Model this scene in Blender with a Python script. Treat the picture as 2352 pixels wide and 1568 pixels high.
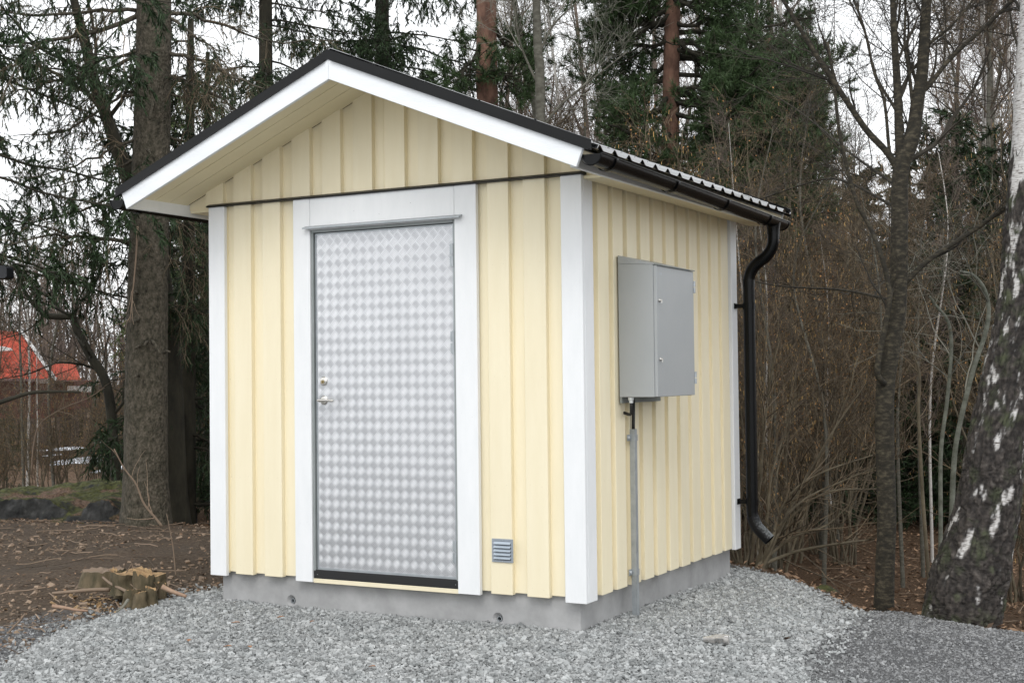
import bpy, bmesh, math, random
import numpy as np
from mathutils import Vector, Matrix, noise as mn
R_ = math.radians
scene = bpy.context.scene
COL = scene.collection
for o in list(bpy.data.objects): bpy.data.objects.remove(o)

# ------------------------------------------------------------------ camera
CX, CY, CZ = 3.12438, -6.56264, 1.23174
YAW, PIT, ROL, FOC = -0.497296, 0.0251999, -0.0115347, 3083.712   # FOC in pixels of a 2352 px wide frame
fw = np.array([math.sin(YAW)*math.cos(PIT), math.cos(YAW)*math.cos(PIT), math.sin(PIT)])
_r = np.array([math.cos(YAW), -math.sin(YAW), 0.0]); _u = np.cross(_r, fw)
rt = _r*math.cos(ROL)+_u*math.sin(ROL); up = -_r*math.sin(ROL)+_u*math.cos(ROL)
CAM = np.array([CX, CY, CZ])
cd = bpy.data.cameras.new("Camera"); cam = bpy.data.objects.new("Camera", cd); COL.objects.link(cam)
cam.matrix_world = Matrix(((rt[0], up[0], -fw[0], CX), (rt[1], up[1], -fw[1], CY), (rt[2], up[2], -fw[2], CZ), (0, 0, 0, 1)))
cd.sensor_width = 36.0; cd.lens = FOC/2352*36; cd.clip_start = 0.1; cd.clip_end = 2000
scene.camera = cam
# ------------------------------------------------------------------ sky, sun, exposure
SUN_EL, SUN_AZ = R_(48), R_(158)     # azimuth clockwise from +y
world = bpy.data.worlds.new("World"); scene.world = world; world.use_nodes = True
nt = world.node_tree; bg = nt.nodes["Background"]
sky = nt.nodes.new("ShaderNodeTexSky"); sky.sky_type = 'NISHITA'; sky.sun_disc = False
sky.sun_elevation = SUN_EL; sky.sun_rotation = SUN_AZ; sky.dust_density = 1.0; sky.air_density = 1.0; sky.ozone_density = 1.0
hs = nt.nodes.new("ShaderNodeHueSaturation"); hs.inputs["Saturation"].default_value = 0.10
nt.links.new(sky.outputs[0], hs.inputs["Color"]); # a closed cloud cover evens the sky out: most of its light is the same from every side
mx = nt.nodes.new("ShaderNodeMix"); mx.data_type = 'RGBA'; mx.inputs[0].default_value = 0.6
mx.inputs[7].default_value = (9.0, 9.2, 9.4, 1)
nt.links.new(hs.outputs[0], mx.inputs[6]); nt.links.new(mx.outputs[2], bg.inputs[0])
bg.inputs[1].default_value = 0.15
sd = bpy.data.lights.new("Sun", 'SUN'); sun = bpy.data.objects.new("Sun", sd); COL.objects.link(sun)
sd.energy = 0.8; sd.angle = R_(25); sd.color = (1.0, 0.975, 0.94)
sdir = Vector((math.sin(SUN_AZ)*math.cos(SUN_EL), math.cos(SUN_AZ)*math.cos(SUN_EL), math.sin(SUN_EL)))
sun.rotation_euler = (-sdir).to_track_quat('-Z', 'Y').to_euler(); sun.location = (0, -5, 12)
vs = scene.view_settings; vs.view_transform = 'Standard'; vs.look = 'None'; vs.gamma = 1; vs.exposure = 0.42
scene.render.resolution_x, scene.render.resolution_y = 1024, 682
scene.cycles.max_bounces = 6; scene.cycles.diffuse_bounces = 4; scene.cycles.glossy_bounces = 3
scene.cycles.transparent_max_bounces = 8; scene.cycles.caustics_reflective = False; scene.cycles.caustics_refractive = False

def at(x, y, d):
    """world point seen at picture pixel (2352 wide frame) at distance d along the view axis"""
    dd = fw*FOC + rt*(x-1176) + up*(784-y)
    return CAM + dd/FOC*d
def onz(x, y, z):
    dd = fw*FOC + rt*(x-1176) + up*(784-y)
    return CAM + dd*((z-CZ)/dd[2])

# ------------------------------------------------------------------ materials
def mat(name, base, rough=0.6, metal=0.0, var=None, scale=8.0, stretch=(1,1,1), bump=0.0, bscale=60.0, bstretch=None,
        detail=5.0, island=0.0, spec=0.5, stops=None, bdist=0.01, coords='Object', backtr=None):
    m = bpy.data.materials.new(name); m.use_nodes = True
    n, l = m.node_tree.nodes, m.node_tree.links
    b = n["Principled BSDF"]; b.inputs["Roughness"].default_value = rough; b.inputs["Metallic"].default_value = metal
    b.inputs["Specular IOR Level"].default_value = spec
    b.inputs["Base Color"].default_value = (*base, 1)
    tc = n.new("ShaderNodeTexCoord")
    def coord(st):
        mp = n.new("ShaderNodeMapping"); mp.inputs["Scale"].default_value = st
        l.new(tc.outputs[coords], mp.inputs["Vector"]); return mp.outputs[0]
    out = None
    if var is not None:
        nz = n.new("ShaderNodeTexNoise"); nz.inputs["Scale"].default_value = scale; nz.inputs["Detail"].default_value = detail
        nz.inputs["Roughness"].default_value = 0.65
        l.new(coord(stretch), nz.inputs["Vector"])
        cr = n.new("ShaderNodeValToRGB"); l.new(nz.outputs["Fac"], cr.inputs[0])
        cr.color_ramp.elements[0].position = 0.33; cr.color_ramp.elements[1].position = 0.67
        cr.color_ramp.elements[0].color = (*base, 1); cr.color_ramp.elements[1].color = (*var, 1)
        if stops:
            for p, c in stops:
                e = cr.color_ramp.elements.new(p); e.color = (*c, 1)
        out = cr.outputs[0]
    if island > 0:
        g = n.new("ShaderNodeNewGeometry"); mr = n.new("ShaderNodeMapRange")
        mr.inputs["To Min"].default_value = 1-island; mr.inputs["To Max"].default_value = 1+island
        l.new(g.outputs["Random Per Island"], mr.inputs["Value"])
        mx = n.new("ShaderNodeVectorMath"); mx.operation = 'SCALE'
        if out is None:
            rgb = n.new("ShaderNodeRGB"); rgb.outputs[0].default_value = (*base, 1); out = rgb.outputs[0]
        l.new(out, mx.inputs[0]); l.new(mr.outputs[0], mx.inputs["Scale"]); out = mx.outputs[0]
    if out is not None: l.new(out, b.inputs["Base Color"])
    if bump > 0:
        nb = n.new("ShaderNodeTexNoise"); nb.inputs["Scale"].default_value = bscale; nb.inputs["Detail"].default_value = 6
        l.new(coord(bstretch or stretch), nb.inputs["Vector"])
        bp = n.new("ShaderNodeBump"); bp.inputs["Strength"].default_value = bump; bp.inputs["Distance"].default_value = bdist
        l.new(nb.outputs["Fac"], bp.inputs["Height"]); l.new(bp.outputs[0], b.inputs["Normal"])
    return m

def voronoi_bump(m, scale, strength, dist, stretch=(1,1,1)):
    n, l = m.node_tree.nodes, m.node_tree.links; b = n["Principled BSDF"]
    tc = n.new("ShaderNodeTexCoord"); mp = n.new("ShaderNodeMapping"); mp.inputs["Scale"].default_value = stretch
    l.new(tc.outputs["Object"], mp.inputs[0])
    v = n.new("ShaderNodeTexVoronoi"); v.inputs["Scale"].default_value = scale; l.new(mp.outputs[0], v.inputs["Vector"])
    bp = n.new("ShaderNodeBump"); bp.inputs["Strength"].default_value = strength; bp.inputs["Distance"].default_value = dist
    l.new(v.outputs["Distance"], bp.inputs["Height"])
    if b.inputs["Normal"].is_linked: l.new(b.inputs["Normal"].links[0].from_socket, bp.inputs["Normal"])
    l.new(bp.outputs[0], b.inputs["Normal"]); return v

M = {}
M['white'] = mat('white_paint', (.77,.785,.795), .55, var=(.82,.83,.84), scale=3, stretch=(4,4,1), bump=.35, bscale=40, bstretch=(6,6,1), bdist=.002)
M['white_h'] = mat('white_paint_rake', (.76,.785,.81), .55, var=(.82,.84,.86), scale=3, stretch=(1,4,4), bump=.4, bscale=30, bstretch=(1,5,6), bdist=.003)
M['cream'] = mat('cream_paint', (.81,.725,.52), .6, var=(.85,.77,.57), scale=2.2, stretch=(5,5,.6), island=.045, bump=.5, bscale=35, bstretch=(7,7,.8), bdist=.002)
M['soffit'] = mat('cream_soffit_paint', (.80,.715,.495), .6, var=(.84,.76,.54), scale=3, bump=.15, bscale=40, bdist=.002)
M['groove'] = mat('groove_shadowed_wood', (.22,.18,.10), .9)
M['nail'] = mat('nail_head', (.33,.28,.17), .5)
M['nailgrey'] = mat('grey_nail_head', (.30,.30,.31), .5)
M['concrete'] = mat('concrete', (.30,.30,.30), .85, var=(.42,.42,.42), scale=5, detail=9, bump=.25, bscale=25, bdist=.004, stops=[(.2,(.24,.23,.21))])
M['blackmetal'] = mat('black_painted_metal', (.002,.0023,.0027), .27, spec=.2, var=(.0035,.0038,.0042), scale=6)
M['flash'] = mat('black_flashing', (.003,.0033,.0036), .4, spec=.25, var=(.006,.0063,.0066), scale=5)
M['rubber'] = mat('black_rubber', (.012,.012,.012), .55)
M['roof'] = mat('black_roof_sheet', (.02,.021,.023), .2, spec=1.0)
M['roof'].node_tree.nodes["Principled BSDF"].inputs["Coat Weight"].default_value = 1.0; M['roof'].node_tree.nodes['Principled BSDF'].inputs['Coat IOR'].default_value = 2.2; M['roof'].node_tree.nodes['Principled BSDF'].inputs['IOR'].default_value = 2.2
M['roof'].node_tree.nodes["Principled BSDF"].inputs["Coat Roughness"].default_value = .06
M['alu'] = mat('aluminium_tread', (.62,.63,.65), .40, metal=.8, var=(.70,.71,.73), scale=3, bump=.06, bscale=150, bdist=.001)
M['alubar'] = mat('aluminium_bar', (.52,.53,.55), .42, metal=.8)
M['zincframe'] = mat('grey_green_frame', (.25,.275,.27), .5, metal=.2, var=(.30,.32,.32), scale=4)
M['galv'] = mat('galvanised_steel', (.36,.39,.41), .45, metal=.55, var=(.46,.49,.51), scale=14, detail=3)
M['cab'] = mat('grey_enamel', (.36,.378,.385), .42, metal=.15, var=(.39,.405,.412), scale=2)
M['cabdark'] = mat('grey_flange', (.20,.225,.22), .5, metal=.3, var=(.27,.29,.28), scale=4)
M['chrome'] = mat('chrome', (.62,.60,.56), .18, metal=1)
M['brass'] = mat('dull_brass', (.32,.25,.12), .35, metal=.9)
M['gland'] = mat('pale_plastic', (.62,.64,.64), .5)
M['ventm'] = mat('grey_vent', (.30,.335,.38), .45, metal=.2)
M['ventslat'] = mat('pale_vent_slat', (.42,.48,.54), .4, metal=.3)
M['dark'] = mat('dark_void', (.01,.01,.01), .9)

# ------------------------------------------------------------------ mesh helpers
class Geo:
    def __init__(s): s.v=[]; s.q=[]; s.t=[]; s.n=0; s.qm=[]; s.tm=[]
    def add(s, v, q=None, t=None, m=0):
        v = np.asarray(v, float).reshape(-1,3)
        if q is not None and len(q): q=np.asarray(q,int).reshape(-1,4)+s.n; s.q.append(q); s.qm.append(np.full(len(q),m))
        if t is not None and len(t): t=np.asarray(t,int).reshape(-1,3)+s.n; s.t.append(t); s.tm.append(np.full(len(t),m))
        s.v.append(v); s.n += len(v)
    def box(s, x0,x1,y0,y1,z0,z1,m=0):
        v=[(x,y,z) for x in (x0,x1) for y in (y0,y1) for z in (z0,z1)]
        s.add(v,[(0,1,3,2),(4,6,7,5),(0,4,5,1),(2,3,7,6),(0,2,6,4),(1,5,7,3)],m=m)
    def prism(s, pts, d, m=0):
        """closed convex polygon pts (3D, n) extruded along vector d"""
        p=np.asarray(pts,float); n=len(p); v=np.vstack([p,p+np.asarray(d,float)])
        q=[(i,(i+1)%n,(i+1)%n+n,i+n) for i in range(n)]
        t=[(0,i+1,i) for i in range(1,n-1)]+[(n,n+i,n+i+1) for i in range(1,n-1)]
        s.add(v,q,t,m)
    def sheet(s, pts, vec, m=0):
        """open polyline pts extruded along vec"""
        p=np.asarray(pts,float); n=len(p); v=np.vstack([p,p+np.asarray(vec,float)])
        s.add(v,[(i,i+1,i+1+n,i+n) for i in range(n-1)],m=m)
    def tubes(s, P, R, k=3, m=0, cap=False):
        P=np.asarray(P,float); R=np.asarray(R,float)
        if P.ndim==2: P=P[None]; R=R[None]
        N,S,_=P.shape
        T=np.gradient(P,axis=1); T/=np.linalg.norm(T,axis=2,keepdims=True)+1e-9
        mt=T.mean(1); ref=np.where(np.abs(mt[:,2:3])>.8,np.array([[1.,0,0]]),np.array([[0,0,1.]]))
        U=np.cross(T,ref[:,None,:]); U/=np.linalg.norm(U,axis=2,keepdims=True)+1e-9
        W=np.cross(T,U)
        a=np.arange(k)*2*math.pi/k
        V=P[:,:,None,:]+R[:,:,None,None]*(np.cos(a)[None,None,:,None]*U[:,:,None,:]+np.sin(a)[None,None,:,None]*W[:,:,None,:])
        idx=np.arange(N*S*k).reshape(N,S,k)
        i2=np.roll(idx,-1,axis=2)
        q=np.stack([idx[:,:-1],i2[:,:-1],i2[:,1:],idx[:,1:]],-1).reshape(-1,4)
        base=s.n
        s.add(V.reshape(-1,3),q,m=m)
        if cap:
            for e,flip in ((0,True),(S-1,False)):
                c=V[:,e].mean(1); b=s.n
                ring=idx[:,e]+base-b; rn=i2[:,e]+base-b
                ci=np.arange(N)[:,None].repeat(k,1)
                t=np.stack([ci,rn,ring] if flip else [ci,ring,rn],-1).reshape(-1,3)
                s.add(c,t=t,m=m)
    def lathe(s, prof, o, axis, k=24, m=0):
        """profile [(r,h)] round axis through o"""
        ax=np.asarray(axis,float); ax/=np.linalg.norm(ax)
        rf=np.array([1.,0,0]) if abs(ax[2])>.8 else np.array([0,0,1.])
        U=np.cross(ax,rf); U/=np.linalg.norm(U); W=np.cross(ax,U)
        a=np.arange(k)*2*math.pi/k; V=[]
        for r,h in prof: V.append(np.asarray(o)+ax*h+r*(np.cos(a)[:,None]*U+np.sin(a)[:,None]*W))
        V=np.vstack(V); n=len(prof)
        q=[(i*k+j,i*k+(j+1)%k,(i+1)*k+(j+1)%k,(i+1)*k+j) for i in range(n-1) for j in range(k)]
        s.add(V,q,m=m)
    def build(s, name, mats, parent=None, smooth=False, bevel=0.0):
        if not isinstance(mats,(list,tuple)): mats=[mats]
        me=bpy.data.meshes.new(name)
        V=np.vstack(s.v).astype(np.float32)
        Q=np.vstack(s.q) if s.q else np.zeros((0,4),int); T=np.vstack(s.t) if s.t else np.zeros((0,3),int)
        me.vertices.add(len(V)); me.vertices.foreach_set('co',V.ravel())
        li=np.concatenate([Q.ravel(),T.ravel()]).astype(np.int32)
        me.loops.add(len(li)); me.loops.foreach_set('vertex_index',li)
        me.polygons.add(len(Q)+len(T))
        ls=np.concatenate([np.arange(len(Q))*4,len(Q)*4+np.arange(len(T))*3]).astype(np.int32)
        me.polygons.foreach_set('loop_start',ls)
        mi=np.concatenate(([*s.qm] or [np.zeros(0)])+([*s.tm] or [np.zeros(0)])).astype(np.int32)
        me.polygons.foreach_set('material_index',mi)
        me.polygons.foreach_set('use_smooth',np.full(len(Q)+len(T),smooth))
        me.update(calc_edges=True)
        for m_ in mats: me.materials.append(m_)
        o=bpy.data.objects.new(name,me); COL.objects.link(o)
        if parent is not None:
            o.parent=parent; o.matrix_parent_inverse=Matrix.Translation(parent_world(parent)).inverted()
        if bevel>0:
            b=o.modifiers.new('bevel','BEVEL'); b.width=bevel; b.segments=1; b.limit_method='ANGLE'; b.angle_limit=R_(40)
        return o
LOC={}
def parent_world(p): return Vector(LOC.get(p.name,(0,0,0)))
def tag(o, label=None, cat=None, group=None, kind=None):
    if label: o['label']=label
    if cat: o['category']=cat
    if group: o['group']=group
    if kind: o['kind']=kind
    return o
def thing(name, loc, label, cat, group=None):
    e=bpy.data.objects.new(name,None); COL.objects.link(e); e.location=loc; e.empty_display_size=.2
    LOC[e.name]=tuple(loc); return tag(e,label,cat,group)

# ------------------------------------------------------------------ ground
def sstep(a,b,x):
    t=np.clip((x-a)/(b-a),0,1); return t*t*(3-2*t)
def vnoise(x,y,s,seed=0):
    """cheap smooth value noise, vectorised"""
    x=np.asarray(x,float)*s+seed*17.3; y=np.asarray(y,float)*s-seed*9.1
    xi=np.floor(x); yi=np.floor(y); fx=x-xi; fy=y-yi; fx=fx*fx*(3-2*fx); fy=fy*fy*(3-2*fy)
    def h(a,b):
        v=np.sin(a*127.1+b*311.7+seed)*43758.5453; return v-np.floor(v)
    return (h(xi,yi)*(1-fx)+h(xi+1,yi)*fx)*(1-fy)+(h(xi,yi+1)*(1-fx)+h(xi+1,yi+1)*fx)*fy-.5
CRX=[-40,-12,-8,-6.9,-6,-5.2,-4.7,-3.5,-2.6,-.3,.06,.45,.95,1.2,1.45,2.0,3,6,40]
CRY=[1,1.5,1.8,2.0,2.26,2.44,2.4,2.8,3.1,3.0,2.9,2.45,1.8,1.95,1.85,1.5,1.0,.2,-2]
GRAV=np.array([(-1.0,-3.6),(-1.75,-2.7),(-2.3,-1.95),(-2.6,-1.47),(-2.83,-1.06),(-2.93,-.63),(-3.04,-.27),(-2.98,.18),(-2.97,.52),(-2.85,1.2),(-2.9,3.0),
   (-.3,2.95),(.06,2.92),(.38,2.68),(.55,2.38),(.95,1.7),(1.03,1.18),(1.08,.56),(1.15,.1),(1.3,-.3),(1.75,-1.4),(1.9,-3.6)])
def polydist(x,y,P):
    x=np.asarray(x,float); y=np.asarray(y,float); d=np.full(x.shape,1e9); ins=np.zeros(x.shape,bool)
    for i in range(len(P)):
        a=P[i]; b=P[(i+1)%len(P)]; e=b-a; wx=x-a[0]; wy=y-a[1]
        t=np.clip((wx*e[0]+wy*e[1])/(e@e),0,1)
        d=np.minimum(d,np.hypot(wx-t*e[0],wy-t*e[1]))
        c=((a[1]>y)!=(b[1]>y)); 
        with np.errstate(divide='ignore',invalid='ignore'):
            xi=a[0]+(y-a[1])*(e[0])/(e[1] if e[1]!=0 else 1e-9)
        ins^=c&(x<xi)
    return np.where(ins,d,-d)
def hgt(x,y):
    x=np.asarray(x,float); y=np.asarray(y,float)
    yc=np.interp(x,CRX,CRY); d=y-yc
    right=sstep(-3.2,-.5,x)
    h=-.205-.07*sstep(.2,1.6,x)*sstep(-1.5,2,y)*1.0-.045*sstep(1.2,2.5,y)*sstep(-.5,.3,x)
    lift=(1-sstep(-4.2,-2.6,x))*sstep(-1.5,2.0,y)
    h=h+lift*.13
    g=polydist(x,y,GRAV)
    h=h+.03*sstep(-.05,.25,g)
    drop=(.34*(1-right)+.62*right)
    h=h-drop*sstep(0,2.3,d)-.10*sstep(2,14,d)
    far=np.hypot(x,y); back=(x-CX)*fw[0]+(y-CY)*fw[1]; lat=((x-CX)*rt[0]+(y-CY)*rt[1])/np.maximum(back,1)
    h=h-2.6*sstep(14.5,44,back)*sstep(-.05,-.22,lat)
    amp=np.where(g>0,.012,.05)
    h=h+amp*vnoise(x,y,1.3,1)+amp*.5*vnoise(x,y,3.7,2)+.5*sstep(6,30,far)*vnoise(x,y,.12,3)
    return h
def H(x,y): return float(hgt(np.array([x]),np.array([y]))[0])

def ground():
    n=420; u=np.linspace(-1,1,n)
    xs=3.5*np.sinh(5.6*u)/1.0*1.0; xs=np.sign(u)*(np.abs(u)*7+ (np.abs(u)**9)*900)
    ys=xs.copy()+1.0; xs=xs-.8
    X,Y=np.meshgrid(xs,ys,indexing='ij'); Z=hgt(X,Y)
    # inside the shed the ground lies under the foundation
    V=np.stack([X,Y,Z],-1).reshape(-1,3)
    idx=np.arange(n*n).reshape(n,n)
    q=np.stack([idx[:-1,:-1],idx[1:,:-1],idx[1:,1:],idx[:-1,1:]],-1).reshape(-1,4)
    g=Geo(); g.add(V,q)
    m=bpy.data.materials.new('ground'); m.use_nodes=True; N,L=m.node_tree.nodes,m.node_tree.links
    b=N["Principled BSDF"]; b.inputs["Roughness"].default_value=.95; b.inputs["Specular IOR Level"].default_value=.2
    o=g.build('ground',m,smooth=True); tag(o,kind='structure')
    me=o.data
    gd=polydist(V[:,0],V[:,1],GRAV); yc=np.interp(V[:,0],CRX,CRY); d=V[:,1]-yc
    wob=.12*vnoise(V[:,0],V[:,1],4,5)+.08*vnoise(V[:,0],V[:,1],11,6)
    light=sstep(-.04,.04,gd+wob*.5)
    # dark fine gravel: the road on the right and a strip at the bottom left
    road=sstep(-.1,.1,(V[:,0]-.8)+.0*V[:,1]+wob)*sstep(.12,-.12,d+wob)
    lft=sstep(.55,.25,-gd+wob)*sstep(-.3,-.7,V[:,1]+wob*2)*(V[:,0]<0)
    lft=np.maximum(lft,sstep(-1.4,-2.0,V[:,1]+wob*2)*1.0)
    fine=np.clip(np.maximum(road,lft),0,1)
    forest=sstep(-.05,.35,d+wob)
    col=np.stack([light,fine,forest,np.ones_like(light)],-1).astype(np.float32)
    at_=me.color_attributes.new('zones','FLOAT_COLOR','POINT'); at_.data.foreach_set('color',col.ravel())
    vc=N.new('ShaderNodeAttribute'); vc.attribute_name='zones'; sp=N.new('ShaderNodeSeparateColor'); L.new(vc.outputs['Color'],sp.inputs[0])
    tc=N.new('ShaderNodeTexCoord')
    def nz(sc,det=6,r=.65):
        t=N.new('ShaderNodeTexNoise'); t.inputs['Scale'].default_value=sc; t.inputs['Detail'].default_value=det; t.inputs['Roughness'].default_value=r
        L.new(tc.outputs['Object'],t.inputs['Vector']); return t.outputs['Fac']
    def ramp(f,*st):
        c=N.new('ShaderNodeValToRGB'); L.new(f,c.inputs[0]); e=c.color_ramp.elements
        e[0].position,e[0].color=st[0][0],(*st[0][1],1); e[1].position,e[1].color=st[-1][0],(*st[-1][1],1)
        for p,cc in st[1:-1]: x=e.new(p); x.color=(*cc,1)
        return c.outputs[0]
    def mix(f,a,bb):
        x=N.new('ShaderNodeMix'); x.data_type='RGBA'; L.new(f,x.inputs[0]); L.new(a,x.inputs[6]); L.new(bb,x.inputs[7]); return x.outputs[2]
    dirt=mix(nz(1.3,4),ramp(nz(35,8),(.3,(.045,.029,.018)),(.5,(.125,.085,.056)),(.7,(.25,.185,.13))),ramp(nz(50,8),(.3,(.040,.035,.029)),(.7,(.115,.10,.083))))
    leaf=ramp(nz(45,8,.75),(.3,(.03,.02,.013)),(.5,(.09,.055,.032)),(.72,(.20,.13,.08)))
    fineg=ramp(nz(120,8,.8),(.3,(.06,.062,.065)),(.5,(.13,.132,.135)),(.7,(.25,.25,.255)))
    lightg=ramp(nz(60,8,.8),(.3,(.06,.065,.065)),(.7,(.22,.225,.23)))
    c=mix(sp.outputs[2],dirt,leaf); c=mix(sp.outputs[1],c,fineg); c=mix(sp.outputs[0],c,lightg)
    # unseen ground behind the camera, coloured pale to bounce light onto gable and soffits
    sy=N.new('ShaderNodeSeparateXYZ'); L.new(tc.outputs['Object'],sy.inputs[0]); my=N.new('ShaderNodeMapRange'); my.inputs['From Min'].default_value=-2.6; my.inputs['From Max'].default_value=-3.6; L.new(sy.outputs[1],my.inputs[0])
    c=mix(my.outputs[0],c,ramp(nz(90,8,.8),(.3,(.33,.33,.33)),(.7,(.52,.52,.51))))
    L.new(c,b.inputs['Base Color'])
    bp=N.new('ShaderNodeBump'); bp.inputs['Strength'].default_value=.9; bp.inputs['Distance'].default_value=.02
    L.new(nz(70,8,.8),bp.inputs['Height']); L.new(bp.outputs[0],b.inputs['Normal'])
    return o
ground()

rng=np.random.default_rng(7)
BOXV=np.array([(x,y,z) for x in (-1,1) for y in (-1,1) for z in (-1,1)],float)
BOXQ=np.array([(0,1,3,2),(4,6,7,5),(0,4,5,1),(2,3,7,6),(0,2,6,4),(1,5,7,3)])
def rotm(N,r):
    q=r.normal(size=(N,4)); q/=np.linalg.norm(q,axis=1,keepdims=True); w,x,y,z=q.T
    return np.stack([1-2*(y*y+z*z),2*(x*y-z*w),2*(x*z+y*w),2*(x*y+z*w),1-2*(x*x+z*z),2*(y*z-x*w),2*(x*z-y*w),2*(y*z+x*w),1-2*(x*x+y*y)],-1).reshape(N,3,3)
def stones(geo,x,y,z,size,r,flat=.55,m=0):
    N=len(x); v=BOXV[None]+r.uniform(-.45,.45,(N,8,3))
    v=v*np.stack([size*r.uniform(.7,1.3,N),size*r.uniform(.5,1,N),size*r.uniform(flat*.6,flat*1.3,N)],-1)[:,None,:]*.5
    # mostly lying flat, with some tilt
    a=r.uniform(0,2*math.pi,N); tx=r.normal(0,.45,N); ty=r.normal(0,.45,N)
    ca,sa=np.cos(a),np.sin(a); X,Y,Zz=v[...,0],v[...,1],v[...,2]
    Y,Zz=Y*np.cos(tx)[:,None]-Zz*np.sin(tx)[:,None],Y*np.sin(tx)[:,None]+Zz*np.cos(tx)[:,None]
    X,Zz=X*np.cos(ty)[:,None]-Zz*np.sin(ty)[:,None],X*np.sin(ty)[:,None]+Zz*np.cos(ty)[:,None]
    X,Y=X*ca[:,None]-Y*sa[:,None],X*sa[:,None]+Y*ca[:,None]
    V=np.stack([X+x[:,None],Y+y[:,None],Zz+z[:,None]],-1)
    Q=(BOXQ[None]+(np.arange(N)*8)[:,None,None]).reshape(-1,4)
    geo.add(V.reshape(-1,3),Q,m=m)
def gravel():
    r=rng; N=290000
    x=r.uniform(-3.4,2.0,N); y=r.uniform(-3.0,3.1,N)
    d=polydist(x,y,GRAV)+.12*vnoise(x,y,4,5)*.5+.04*vnoise(x,y,11,6)
    keep=(d>0)|((d>-.22)&(r.random(N)<.10*np.exp(d*9)*3))
    keep&=~((x>-2.53)&(x<-.12)&(y>.12)&(y<2.45))
    keep&=(y<2.6)|(x>-.5)
    # nothing far behind the camera's lower frame edge
    x,y=x[keep],y[keep]; n=len(x)
    s=np.clip(r.lognormal(math.log(.0135),.34,n),.007,.030)
    z=hgt(x,y)+r.uniform(-.004,.010,n)
    g=Geo(); stones(g,x,y,z,s,r)
    m=mat('crushed_stone',(.25,.262,.262),.85,var=(.355,.362,.36),scale=9,island=.45,bump=.2,bscale=150,bdist=.002)
    tag(g.build('gravel',m),'pale grey crushed stone heaped around the concrete base of the hut','gravel',kind='stuff')
    # fine dark gravel
    N=60000; x=r.uniform(.6,3.6,N); y=r.uniform(-2.2,2.3,N)
    d=polydist(x,y,GRAV); yc=np.interp(x,CRX,CRY)
    keep=(d<.05)&(y<yc+.12)
    x,y=x[keep],y[keep]
    xl=r.uniform(-3.6,-1.8,9000); yl=r.uniform(-2.6,-.7,9000); dl=polydist(xl,yl,GRAV); k=(dl<0)&(dl>-.45); xl,yl=xl[k],yl[k]
    x=np.concatenate([x,xl]); y=np.concatenate([y,yl]); n=len(x)
    g=Geo(); stones(g,x,y,hgt(x,y)+.001,np.clip(r.lognormal(math.log(.0085),.35,n),.004,.022),r)
    m=mat('fine_gravel',(.15,.153,.157),.9,var=(.235,.237,.238),scale=12,island=.5)
    tag(g.build('fine_gravel',m),'dark grey fine gravel spread on the track beside the stone heap','gravel',kind='stuff')
    print('stones',n)
gravel()

# ------------------------------------------------------------------ the hut
W,D,HB=2.6235,2.5406,2.318; AX=-W/2; TP=math.tan(.3864)
hut=thing('utility_hut',(AX,D/2,-.17),'small cream wooden hut with white trim, black metal roof and aluminium tread plate door','hut')
LT=[-.23-.2290*k for k in range(11)]       # right edges of raised front boards
def foundation():
    g=Geo(); x0,x1,y0,y1,z0,z1=-2.58,-.07,.07,2.5,-.9,.02
    holes=[-2.04,-.585]; hz=-.135; hw=.055
    xs=[x0]; 
    for h in holes: xs+=[h-hw,h+hw]
    xs.append(x1)
    for i in range(len(xs)-1):
        a,b=xs[i],xs[i+1]
        if i%2==0: g.add([(a,y0,z0),(b,y0,z0),(b,y0,z1),(a,y0,z1)],[(0,1,2,3)])
        else:
            g.add([(a,y0,z0),(b,y0,z0),(b,y0,hz-hw),(a,y0,hz-hw)],[(0,1,2,3)])
            g.add([(a,y0,hz+hw),(b,y0,hz+hw),(b,y0,z1),(a,y0,z1)],[(0,1,2,3)])
            c=(a+b)/2; k=32; sq=[];ci=[];cj=[]
            for j in range(k):
                t=2*math.pi*j/k+math.pi/4; cs,sn=math.cos(t),math.sin(t); mm=max(abs(cs),abs(sn))
                sq.append((c+cs/mm*hw,y0,hz+sn/mm*hw)); ci.append((c+cs*.034,y0,hz+sn*.034)); cj.append((c+cs*.016,y0+.022,hz-.004+sn*.016))
            ck=[(p[0],y0+.08,p[2]) for p in cj]
            g.add(sq+ci+cj+ck,[(r*k+j,r*k+(j+1)%k,(r+1)*k+(j+1)%k,(r+1)*k+j) for r in range(3) for j in range(k)])
    g.add([(x1,y0,z0),(x1,y1,z0),(x1,y1,z1),(x1,y0,z1)],[(0,1,2,3)])
    g.add([(x1,y1,z0),(x0,y1,z0),(x0,y1,z1),(x1,y1,z1)],[(0,1,2,3)])
    g.add([(x0,y1,z0),(x0,y0,z0),(x0,y0,z1),(x0,y1,z1)],[(0,1,2,3)])
    g.add([(x0,y0,z1),(x1,y0,z1),(x1,y1,z1),(x0,y1,z1)],[(0,1,2,3)])
    o=g.build('foundation',M['concrete'],hut)
    for h in holes:
        t=Geo(); t.lathe([(.0155,.0),(.0155,.03),(.012,.03),(.012,.0),(.0155,.0)],(h,y0+.014,hz-.004),(0,1,0),20)
        t.lathe([(.012,.028),(.0001,.028)],(h,y0+.014,hz-.004),(0,1,0),20,m=1)
        t.build('tie_socket',[M['galv'],M['dark']],o,smooth=False)
foundation()
RF,RC=.012,.045      # raised / recessed faces behind the corner board face
def nailrow(g,x,ymin,z,axis=0):
    if axis==0: g.box(x-.0022,x+.0022,ymin-.0008,ymin+.003,z-.0022,z+.0022,m=1)
    else: g.box(ymin-.003,ymin+.0008,x-.0022,x+.0022,z-.0022,z+.0022,m=1)
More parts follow.
